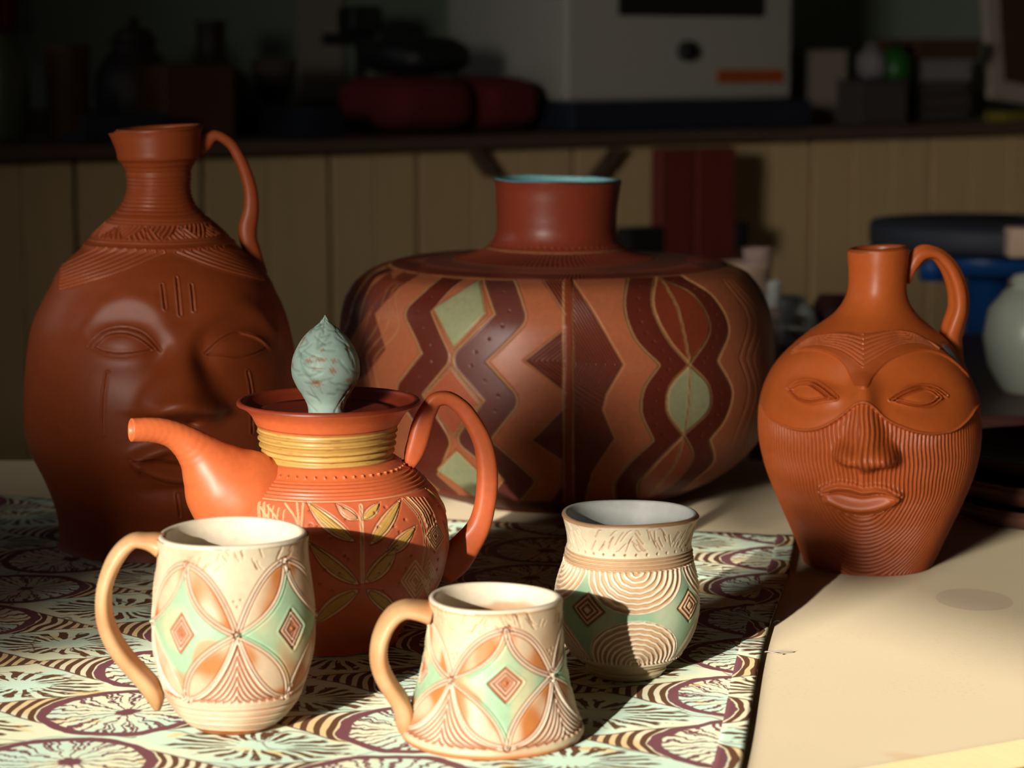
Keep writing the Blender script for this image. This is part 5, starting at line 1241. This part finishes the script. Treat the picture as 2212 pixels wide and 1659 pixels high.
# white machine
x0, z0, m_ = bk(1222, 221, 0.10); x1 = bk(1712, 221, 0.10)[0]; w = x1 - x0
pad = thing('dark_mat', 'navy mat under the white machine on the worktop', 'mat', bw(x0, 0.05, WT), BK)
rounded('slab', -0.02, w + 0.01, 0.0, 0.52, 0.0, z0 - WT - 0.001, M_navy, pad, 0.006)
mc = thing('machine', 'white boxy machine with a dark window, round knob and orange label on the worktop', 'machine', bw(x0, 0.10, z0), BK)
rounded('casing', 0, w, 0, 0.42, 0, 0.42, M_white, mc, 0.012, 3)
a = bk(1335, 34, 0.10); b = bk(1650, 34, 0.10)
rounded('window', a[0] - x0, b[0] - x0, -0.006, 0.01, a[1] - z0, a[1] - z0 + 0.14, M_black, mc, 0.005)
a = bk(1480, 110, 0.10); kb = lathe('knob', [(0.001, 0), (0.019, 0), (0.019, 0.012), (0.015, 0.02), (0.001, 0.021)], M_black, mc, (a[0] - x0, -0.001, a[1] - z0), 24); kb.rotation_euler = (math.pi / 2, 0, 0)
a = bk(1548, 180, 0.10); b = bk(1692, 150, 0.10)
rounded('label', a[0] - x0, b[0] - x0, -0.003, 0.003, a[1] - z0, b[1] - z0, plain('orange_label', (0.42, 0.075, 0.012), 0.6, 0.05), mc, 0.001, label='orange rectangular label')
# maroon cushion in two lumps, black bag on it
def blob(name, cx, cy, cz, sx, sy, sz, mat, parent, pw=2.6, n=28, wob=0.0, seed=0, **kw):
    V = []; m = n // 2; g = np.random.default_rng(seed); f = g.uniform(0, 6, 4)
    for i in range(m + 1):
        ph = math.pi * i / m - math.pi / 2
        for j in range(n):
            t = 2 * math.pi * j / n; e = lambda v: math.copysign(abs(v) ** (2 / pw), v)
            k = 1 + wob * (math.sin(3 * t + f[0]) * math.cos(2 * ph + f[1]) + 0.6 * math.sin(5 * t + f[2]) * math.cos(ph))
            V.append((cx + sx * k * e(math.cos(ph)) * e(math.cos(t)), cy + sy * k * e(math.cos(ph)) * e(math.sin(t)), cz + sz * e(math.sin(ph))))
    i, j = np.meshgrid(np.arange(m), np.arange(n), indexing='ij'); j2 = (j + 1) % n
    F = np.stack([i * n + j, i * n + j2, (i + 1) * n + j2, (i + 1) * n + j], -1).reshape(-1, 4)
    me = mesh_np(name, np.array(V), F, mat, True); me.validate(); return put(name, me, parent, **kw)
a = bk(790, 300, 0.2); b = bk(1122, 160, 0.2); c = bk(985, 230, 0.2); h = b[1] - WT
ps = thing('cushion', 'dark maroon cushion in two plump lumps on the worktop, left of the white machine', 'cushion', bw(c[0], 0.22, WT), BK)
blob('lump', (a[0] - c[0]) / 2, 0.0, h / 2, (c[0] - a[0]) / 2 * 1.02, 0.13, h / 2, M_maroon, ps, 3.2, wob=0.03); blob('lump', (b[0] - c[0]) / 2, 0.0, h * 0.49, (b[0] - c[0]) / 2 * 1.02, 0.125, h * 0.49, M_maroon, ps, 3.2, wob=0.03, seed=4)
a = bk(815, 160, 0.2); b = bk(995, 78, 0.2)
bg = thing('bag', 'black soft bag slumped on top of the maroon cushion', 'bag', bw((a[0] + b[0]) / 2, 0.22, WT + h * 0.99), BK); hb = b[1] - a[1]; wbg = (b[0] - a[0]) / 2
blob('body', 0, 0, hb * 0.5, wbg, 0.10, hb * 0.5, M_black, bg, 2.8, wob=0.05, seed=2); blob('flap', wbg * 0.2, -0.02, hb * 0.82, wbg * 0.6, 0.07, hb * 0.22, M_black, bg, 2.4, wob=0.05, seed=8)
# left hand run of pots
def pot_on_top(name, label, cat, pxl, pxr, ytop, off, prof, mat, extra=None, base=None, group=None):
    xl, zt, m_ = bk(pxl, ytop, off); xr = bk(pxr, ytop, off)[0]; zb = WT if base is None else base; R = (xr - xl) / 2; Hh = zt - zb
    t = thing(name, label, cat, bw((xl + xr) / 2, off, zb), BK, group)
    lathe('body', [(max(r * R, 0.0005), z * Hh) for r, z in prof], mat, t); return t, R, Hh
JAR = [(0.0, 0.0), (0.72, 0.0), (0.86, 0.06), (1.0, 0.4), (0.98, 0.7), (0.8, 0.9), (0.66, 0.94), (0.7, 1.0), (0.62, 1.0), (0.58, 0.92), (0.0, 0.9)]
BOT = [(0.0, 0.0), (0.85, 0.0), (0.98, 0.08), (1.0, 0.35), (0.8, 0.5), (0.36, 0.62), (0.3, 0.72), (0.3, 0.95), (0.36, 1.0), (0.26, 1.0), (0.24, 0.9), (0.0, 0.88)]
TUB = [(0.0, 0.0), (0.86, 0.0), (0.9, 0.02), (1.0, 0.97), (1.03, 1.0), (0.95, 1.0), (0.9, 0.9), (0.0, 0.88)]
RND = [(0.0, 0.0), (0.55, 0.0), (0.86, 0.16), (1.0, 0.42), (0.92, 0.68), (0.62, 0.88), (0.5, 0.93), (0.54, 1.0), (0.44, 1.0), (0.4, 0.9), (0.0, 0.86)]
pot_on_top('jar', 'olive green glazed jar at the far left end of the worktop', 'jar', -60, 58, 78, 0.20, JAR, M_olive)
pot_on_top('bucket', 'brown clay tub beside the olive jar on the worktop', 'tub', 98, 190, 97, 0.24, TUB, M_brown)
t, R, Hh = pot_on_top('round_pot', 'nearly black round pot with a knobbed lid on the worktop', 'pot', 205, 372, 92, 0.36, RND, M_darkpot)
lathe('lid', [(0.0005, 0), (R * 0.56, 0.0), (R * 0.4, Hh * 0.14), (R * 0.12, Hh * 0.17), (R * 0.14, Hh * 0.26), (0.0005, Hh * 0.28)], M_darkpot, t, (0, 0, Hh))
t, R, Hh = pot_on_top('bottle', 'dark red brown bottle vase with a slim neck behind the small carton', 'bottle', 362, 546, 44, 0.40, BOT, M_darkpot)
a = bk(358, 300, 0.14); b = bk(506, 142, 0.14)
cb = thing('carton', 'small brown carton in front of the dark bottle vase', 'carton', bw(a[0], 0.14, WT), BK)
rounded('box', 0, b[0] - a[0], 0, 0.11, 0, b[1] - WT, M_brown, cb, 0.003); rounded('flap', 0.004, (b[0] - a[0]) - 0.004, -0.002, 0.05, b[1] - WT + 0.0005, b[1] - WT + 0.004, M_brown, cb, 0.001)
a = bk(160, 0, 0.06)[0]; b = bk(352, 0, 0.06)[0]
tr = thing('tray', 'low navy tray on the worktop under the black round pot', 'tray', bw(a, 0.04, WT), BK); rounded('base', 0, b - a, 0, 0.10, 0, 0.012, M_navy, tr, 0.004); rounded('front_wall', 0, b - a, 0, 0.008, 0.0125, 0.045, M_navy, tr, 0.003)
a = bk(660, 0, 0.05)[0]; b = bk(782, 0, 0.05)[0]; zt = bk(660, 236, 0.05)[1] - WT
tr = thing('folded_cloth', 'folded dark navy cloth lying on the worktop left of the maroon cushion', 'cloth', bw(a, 0.06, WT), BK)
for q in range(3): rounded('fold', 0.006 * q, b - a - 0.02 - 0.004 * q, 0.004 * q, 0.26, zt * q / 3 + 0.0006, zt * (q + 1) / 3, M_navy, tr, 0.009, 3)
# dark red hanging at the top left corner
a = bk(-70, 70, 0.5); b = bk(82, -120, 0.5)
hg = thing('hanging_cloth', 'dark red cloth hanging from a hook at the top left corner', 'cloth', bw(a[0], 0.60, a[1]), BK)
for q in range(4):
    w4 = (b[0] - a[0]) / 4; rounded('fold', w4 * q + 0.002, w4 * (q + 1) - 0.002, 0.0 if q % 2 else 0.012, 0.045, 0.012 * (q % 3), b[1] - a[1], M_maroon if q != 2 else M_black, hg, 0.012, 3)
rounded('hook', (b[0] - a[0]) * 0.4, (b[0] - a[0]) * 0.55, 0.02, 0.066, b[1] - a[1] - 0.03, b[1] - a[1] + 0.02, M_black, hg, 0.004)
# sheet of card and black lamp
a = bk(652, 118, 0.63); b = bk(748, -60, 0.63)
cd = thing('card_sheet', 'pale grey card propped against the green wall behind the black lamp', 'card', bw(a[0], 0.6, WT + 0.05), BK)
rounded('sheet', 0, b[0] - a[0], 0.045, 0.052, 0.0, b[1] - WT - 0.05, plain('grey_card', (0.32, 0.272, 0.24), 0.8, 0.08), cd, 0.001); rounded('foot', 0, b[0] - a[0], 0.026, 0.05, -0.01, -0.0005, M_brown, cd, 0.002)
a = bk(700, 98, 0.46); b = bk(806, 72, 0.46); h0 = bk(744, 88, 0.46); h1 = bk(812, 14, 0.46)
lp = thing('desk_lamp', 'small black desk lamp with a square head in front of the pale card', 'lamp', bw((h0[0] + h1[0]) / 2, 0.46, WT), BK); ox_ = (h0[0] + h1[0]) / 2
lathe('base', [(0.0005, 0), (0.05, 0), (0.05, 0.01), (0.012, 0.018), (0.0005, 0.018)], M_black, lp)
rounded('stem', -0.008, 0.008, -0.008, 0.008, 0.018, a[1] - WT, M_black, lp, 0.002); rounded('arm', a[0] - ox_, b[0] - ox_, -0.012, 0.012, a[1] - WT, b[1] - WT, M_black, lp, 0.004)
rounded('head', h0[0] - ox_, h1[0] - ox_, -0.03, 0.03, b[1] - WT, h1[1] - WT, M_black, lp, 0.008, 3)
a = bk(640, 175, 0.42); b = bk(730, 128, 0.42)
st = thing('stone_bowl', 'greyish bowl behind the folded navy cloth', 'bowl', bw((a[0] + b[0]) / 2 - 0.09, 0.42, WT), BK); R = (b[0] - a[0]) / 2; hh = bk(750, 128, 0.46)[1] - WT
lathe('bowl', [(0.0005, 0), (R * 0.5, 0), (R * 0.55, hh * 0.4), (R * 0.9, hh * 0.8), (R, hh), (R * 0.94, hh), (R * 0.8, hh * 0.8), (0.0005, hh * 0.7)], plain('grey_clay', (0.09, 0.07, 0.055), 0.7), st)
# right hand run: cartons, papers, frame
M_card = plain('pale_carton', (0.32, 0.264, 0.216), 0.75, 0.06); M_paper = plain('paper_grey', (0.2128, 0.2016, 0.2128), 0.8, 0.08); M_pdark = plain('paper_dark', (0.06, 0.05, 0.05), 0.8, 0.1)
def crate(name, label, cat, pxl, pxr, ytop, off, dp, mat, zb=None, lid=None, group=None):
    xl, zt, m_ = bk(pxl, ytop, off); xr = bk(pxr, ytop, off)[0]; zb = WT if zb is None else zb
    t = thing(name, label, cat, bw(xl, off, zb), BK, group); rounded('box', 0, xr - xl, 0, dp, 0, zt - zb - 0.006, mat, t, 0.003)
    rounded('lid', -0.002, xr - xl + 0.002, -0.002, dp + 0.002, zt - zb - 0.0055, zt - zb, lid or mat, t, 0.002); return zt
crate('carton', 'upright pale carton right of the white machine', 'carton', 1744, 1832, 108, 0.20, 0.10, M_card)
z1 = crate('box', 'grey box under the green bottle on the worktop', 'box', 1862, 1962, 172, 0.08, 0.075, M_pdark)
lb = [bk(1908, 168, 0.12), bk(1958, 104, 0.12)]; R = (lb[1][0] - lb[0][0]) / 2
gb = thing('bottle', 'squat green bottle standing on the grey box', 'bottle', bw((lb[0][0] + lb[1][0]) / 2, 0.12, z1), BK); hh = lb[1][1] - z1
lathe('body', [(0.0005, 0), (R * 0.9, 0), (R, hh * 0.1), (R, hh * 0.75), (R * 0.5, hh * 0.92), (R * 0.4, hh), (0.0005, hh)], plain('green_plastic', (0.012, 0.10, 0.008), 0.4), gb); lathe('cap', [(0.0005, 0), (R * 0.46, 0), (R * 0.46, hh * 0.2), (0.0005, hh * 0.2)], M_black, gb, (0, 0, hh))
pb = [bk(1862, 172, 0.12), bk(1900, 108, 0.12)]
wbg = thing('paper_bag', 'small whitish paper bag beside the green bottle', 'bag', bw((pb[0][0] + pb[1][0]) / 2, 0.12, z1), BK); blob('pouch', 0, 0, (pb[1][1] - z1) / 2, (pb[1][0] - pb[0][0]) / 2, 0.03, (pb[1][1] - z1) / 2, M_paper, wbg, 3, wob=0.04); rounded('tie', -0.012, 0.012, -0.006, 0.006, pb[1][1] - z1 + 0.0005, pb[1][1] - z1 + 0.012, M_paper, wbg, 0.002)
z2 = WT; xs = bk(1975, 200, 0.16)[0]
for q, (y, mt, lab, dx) in enumerate(((236, M_pdark, 'thick dark book at the bottom of the pile right of the green bottle', 0), (206, M_brown, 'brown book second from the bottom of the pile', 0.008), (176, M_pdark, 'dark book in the middle of the pile under the papers', -0.006), (128, M_paper, 'stack of pale papers on top of the books', 0.004))):
    zt = bk(2000, y, 0.16)[1]; bb = thing('book' if q < 3 else 'paper_stack', lab, 'book' if q < 3 else 'papers', bw(xs + dx, 0.16, z2), BK); wd = bk(2098, 200, 0.16)[0] - xs; th_ = zt - z2
    rounded('pages', 0.003, wd - 0.003, 0.003, 0.155, 0.004, th_ - 0.004, M_paper if q == 3 else M_pdark, bb, 0.001); rounded('cover', 0, wd, 0, 0.16, 0, 0.0035, mt, bb, 0.001); rounded('cover', 0, wd, 0, 0.16, th_ - 0.0035, th_, mt, bb, 0.001); z2 = zt
zt = bk(2000, 84, 0.2)[1]; a = bk(1962, 100, 0.2)[0]; b = bk(2096, 100, 0.2)[0]
bx = thing('box', 'flat brown box on top of the pale papers', 'box', bw(a, 0.17, z2), BK); rounded('tray', 0, b - a, 0, 0.13, 0, (zt - z2) * 0.6, M_brown, bx, 0.002); rounded('lid', -0.003, b - a + 0.003, -0.003, 0.133, (zt - z2) * 0.6 + 0.0005, zt - z2, M_brown, bx, 0.002)
# leaning picture frame at the right edge
a = bk(2172, 232, 0.20); Hf = 0.34; Wf = 0.30
fr = thing('picture_frame', 'pale picture frame leaning back at the right edge of the worktop', 'frame', bw(a[0], 0.24, WT + 0.0440), BK)
M_frame = plain('frame_pale', (0.432, 0.352, 0.288), 0.6, 0.08)
objs = [rounded('rail', 0, Wf, 0, 0.02, 0, 0.042, M_frame, fr, 0.003), rounded('rail', 0, Wf, 0, 0.02, Hf - 0.042, Hf, M_frame, fr, 0.003), rounded('stile', 0, 0.042, 0, 0.02, 0.0425, Hf - 0.0425, M_frame, fr, 0.003), rounded('stile', Wf - 0.042, Wf, 0, 0.02, 0.0425, Hf - 0.0425, M_frame, fr, 0.003), rounded('picture', 0.0425, Wf - 0.0425, 0.006, 0.014, 0.0425, Hf - 0.0425, M_brown, fr, 0.0005)]
fr.rotation_euler = (math.radians(-14), math.radians(7), BK)
ye = bk(2168, 250, 0.02); ye2 = bk(2240, 226, 0.02)
yl = thing('sponge', 'yellow sponge on the worktop below the leaning frame', 'sponge', bw(ye[0], 0.02, WT), BK); rounded('pad', 0, ye2[0] - ye[0], 0, 0.06, 0, 0.02, plain('sponge_yellow', (0.20, 0.15, 0.012), 0.9, 0.2, 60), yl, 0.006, 3); rounded('scourer', 0, ye2[0] - ye[0], 0, 0.06, 0.0202, 0.026, plain('scourer_green', (0.05, 0.06, 0.012), 0.9, 0.2, 60), yl, 0.002)

# ---------------------------------------------------------------- low dark bench behind the table, its pots and the blue stand
M_bench = plain('bench_maroon', (0.0868, 0.0308, 0.0252), 0.4, 0.2, 10, stretch=(1, 8, 8))
zB = float(on_y(2150, 882, 2.25)[2]); xb0 = float(on_y(1560, 880, 2.2)[0])
bn = thing('bench', 'dark maroon wooden bench just behind the work table', 'bench', (xb0, 2.2, 0))
rounded('bench_top', 0, 1.3, 0, 0.66, zB - 0.03, zB, M_bench, bn, 0.004)
for x in (0.03, 1.21):
    for y in (0.03, 0.57): rounded('leg', x, x + 0.06, y, y + 0.06, 0, zB - 0.0305, M_bench, bn, 0.004)
rounded('front_panel', 0.09, 1.21, 0.03, 0.05, 0.2, zB - 0.031, M_bench, bn, 0.003)
def ypot(name, label, cat, pxl, pxr, ytop, y, prof, mat, base, group=None):
    P0 = on_y(pxl, ytop, y); P1 = on_y(pxr, ytop, y); R = (P1[0] - P0[0]) / 2; Hh = P0[2] - base
    t = thing(name, label, cat, ((P0[0] + P1[0]) / 2, y, base), 0, group); lathe('body', [(max(r * R, 0.0005), z * Hh) for r, z in prof], mat, t); return t, R, Hh
M_cel = plain('celadon_glaze', (0.34, 0.37, 0.30), 0.35, 0.12, 20); M_bisque = plain('pink_bisque', (0.51, 0.3525, 0.3), 0.75, 0.12, 30); M_gw = plain('grey_white_glaze', (0.7644, 0.8008, 0.7644), 0.4, 0.15, 30); M_bei = plain('beige_bisque', (0.7056, 0.504, 0.3528), 0.75, 0.1)
BALL = [(0.0, 0.0), (0.55, 0.0), (0.62, 0.04), (0.88, 0.24), (1.0, 0.5), (0.9, 0.76), (0.58, 0.94), (0.42, 0.97), (0.44, 1.0), (0.36, 1.0), (0.34, 0.95), (0.0, 0.9)]
t, R, Hh = ypot('celadon_jar', 'pale grey green round jar on the bench at the right edge', 'jar', 2128, 2340, 612, 2.36, BALL, M_cel, zB)
lathe('lid', [(0.0005, 0), (R * 0.5, 0), (R * 0.42, 0.008), (R * 0.1, 0.012), (R * 0.12, 0.022), (0.0005, 0.024)], M_cel, t, (0, 0, Hh + 0.0005))
ypot('small_jar', 'grey white round jar on the bench beside the big vase', 'jar', 1648, 1768, 640, 2.74, RND, M_gw, zB)
ypot('small_jar', 'dark maroon jar on the bench left of the small jug', 'jar', 1752, 1850, 638, 2.78, JAR, plain('maroon_clay', (0.07, 0.018, 0.014), 0.6), zB)
zc_ = float(on_y(1650, 652, 2.7)[2]); xa = float(on_y(1540, 650, 2.7)[0]); xb_ = float(on_y(1688, 650, 2.7)[0])
cr = thing('wooden_crate', 'pinkish wooden crate on the bench, mostly hidden by the big vase', 'crate', (xa, 2.62, zB))
for q in range(3): rounded('slat', 0, xb_ - xa - 0.01, 0, 0.008, (zc_ - zB - 0.012) * q / 3, (zc_ - zB - 0.012) * (q + 1) / 3 - 0.003, M_bisque, cr, 0.001)
rounded('crate_lid', 0, xb_ - xa - 0.01, 0, 0.075, zc_ - zB - 0.0115, zc_ - zB, M_bisque, cr, 0.001); rounded('back', 0, xb_ - xa - 0.01, 0.066, 0.074, 0, zc_ - zB - 0.012, M_bisque, cr, 0.001)
DISH = [(0.0, 0.0), (0.4, 0.0), (0.44, 0.1), (0.9, 0.85), (1.0, 1.0), (0.95, 1.0), (0.8, 0.8), (0.0, 0.3)]
t, R, Hh = ypot('dish', 'flared beige bisque dish on the crate behind the big vase', 'dish', 1548, 1672, 566, 2.655, DISH, M_bei, zc_)
t, R, Hh = ypot('beaker', 'pinkish bisque beaker standing in the beige dish', 'beaker', 1604, 1668, 536, 2.655, TUB, M_bisque, zc_ + 0.012)
ypot('teabowl', 'tiny white bowl at the right end of the crate', 'bowl', 1652, 1688, 606, 2.65, TUB, M_gw, zc_)
# blue stand
M_blue = plain('blue_paint', (0.010, 0.085, 0.32), 0.4, 0.08); M_slate = plain('slate_disc', (0.0392, 0.0448, 0.063), 0.6, 0.15); ys = 3.12
pc = on_y(2136, 500, ys); zt = float(on_y(2136, 478, ys)[2]); zb2 = float(on_y(2136, 532, ys)[2]); z3 = float(on_y(2136, 592, ys)[2]); mp = ys / FPX
sd_ = thing('pedestal_stand', 'blue pedestal stand with a thick slate coloured round top', 'stand', (pc[0], ys, 0))
lathe('round_top', [(0.0005, zb2), (250 * mp, zb2), (256 * mp, zb2 + 0.006), (256 * mp, zt - 0.006), (250 * mp, zt), (0.0005, zt)], M_slate, sd_, n=72)
lathe('collar', [(0.0005, z3), (112 * mp, z3), (138 * mp, z3 + 0.012), (140 * mp, zb2 - 0.0005), (0.0005, zb2 - 0.0005)], M_blue, sd_)
lathe('post', [(0.0005, 0.02), (46 * mp, 0.02), (44 * mp, z3 * 0.7), (46 * mp, z3 - 0.0005), (0.0005, z3 - 0.0005)], M_blue, sd_)
lathe('foot', [(0.0005, 0), (0.17, 0), (0.17, 0.012), (0.05, 0.0195), (0.0005, 0.0195)], M_blue, sd_)
kx = on_y(2008, 575, ys); lathe('lock_knob', [(0.0005, -0.018), (0.017, -0.018), (0.019, 0), (0.017, 0.018), (0.0005, 0.018)], M_blue, sd_, (kx[0] - pc[0], -0.02, kx[2]), 20)
cl0 = on_y(2172, 555, ys - 0.17); cl1 = on_y(2262, 490, ys - 0.17)
rounded('pale_block', cl0[0] - pc[0], cl1[0] - pc[0], -0.19, -0.155, cl0[2], cl1[2], M_bei, sd_, 0.004, label='pale wooden block clipped to the rim')

# ---------------------------------------------------------------- stack of brown dishes at the right end of the table
M_plate = plain('brown_glazed_plate', (0.17, 0.075, 0.045), 0.32, 0.15, 20, spec=0.5); M_bowlm = plain('maroon_bowl', (0.05, 0.010, 0.008), 0.45, 0.15, 20)
pcx, pcy = float(on_z(2330, 1118)[0]), 1.735
r0 = 0.1005; zz = T
for lab, hh, mt, rr in (('brown glazed plate at the bottom of the stack right of the small jug', 0.0165, M_plate, r0), ('brown glazed plate second in the stack at the right edge', 0.0185, M_plate, r0 * 0.985)):
    t = thing('plate', lab, 'plate', (pcx, pcy, zz)); n_ = 96
    lathe('dish', [(0.0005, 0), (rr * 0.80, 0), (rr * 0.93, hh * 0.18), (rr, hh * 0.6), (rr * 0.992, hh * 0.88), (rr * 0.96, hh * 0.86), (rr * 0.86, hh * 0.5), (0.0005, hh * 0.45)], mt, t, (0, 0, 0), n_)
    lathe('rim', [(rr * 0.962, hh * 0.87), (rr * 0.994, hh * 0.885), (rr * 0.985, hh), (rr * 0.97, hh), (rr * 0.962, hh * 0.87)], mt, t, (0, 0, 0), n_)
    zz += hh
hb = float(on_y(2212, 962, pcy)[2]) - zz
t = thing('bowl', 'dark maroon bowl on top of the two brown plates at the right edge', 'bowl', (pcx, pcy, zz))
lathe('body', [(0.0005, 0), (r0 * 0.62, 0), (r0 * 0.7, 0.004), (r0 * 0.92, hb * 0.45), (r0 * 0.99, hb * 0.95), (r0 * 0.985, hb), (r0 * 0.95, hb), (r0 * 0.86, hb * 0.5), (0.0005, hb * 0.15)], M_bowlm, t, (0, 0, 0), 96)

# unseen box added to shade the left of the cloth and the tall jug's foot
sb = thing('shade_box', 'plain dark wooden box added outside the view to shade the left of the table', 'box', (-1.02, 0.80, T + 0.0004))
M_boxw = plain('box_wood', (0.16, 0.09, 0.05), 0.6, 0.2, 9, stretch=(1, 8, 8))
for q in range(3):
    rounded('front_board', 0, 0.48, 0, 0.012, 0.084 * q, 0.084 * q + 0.081, M_boxw, sb, 0.002); rounded('back_board', 0, 0.48, 0.098, 0.11, 0.084 * q, 0.084 * q + 0.081, M_boxw, sb, 0.002)
rounded('end_board', 0, 0.012, 0.0125, 0.0975, 0, 0.249, M_boxw, sb, 0.002); rounded('end_board', 0.468, 0.48, 0.0125, 0.0975, 0, 0.249, M_boxw, sb, 0.002); rounded('bottom', 0.0125, 0.4675, 0.0125, 0.0975, 0, 0.012, M_boxw, sb, 0.001)
bpy.context.view_layer.update()
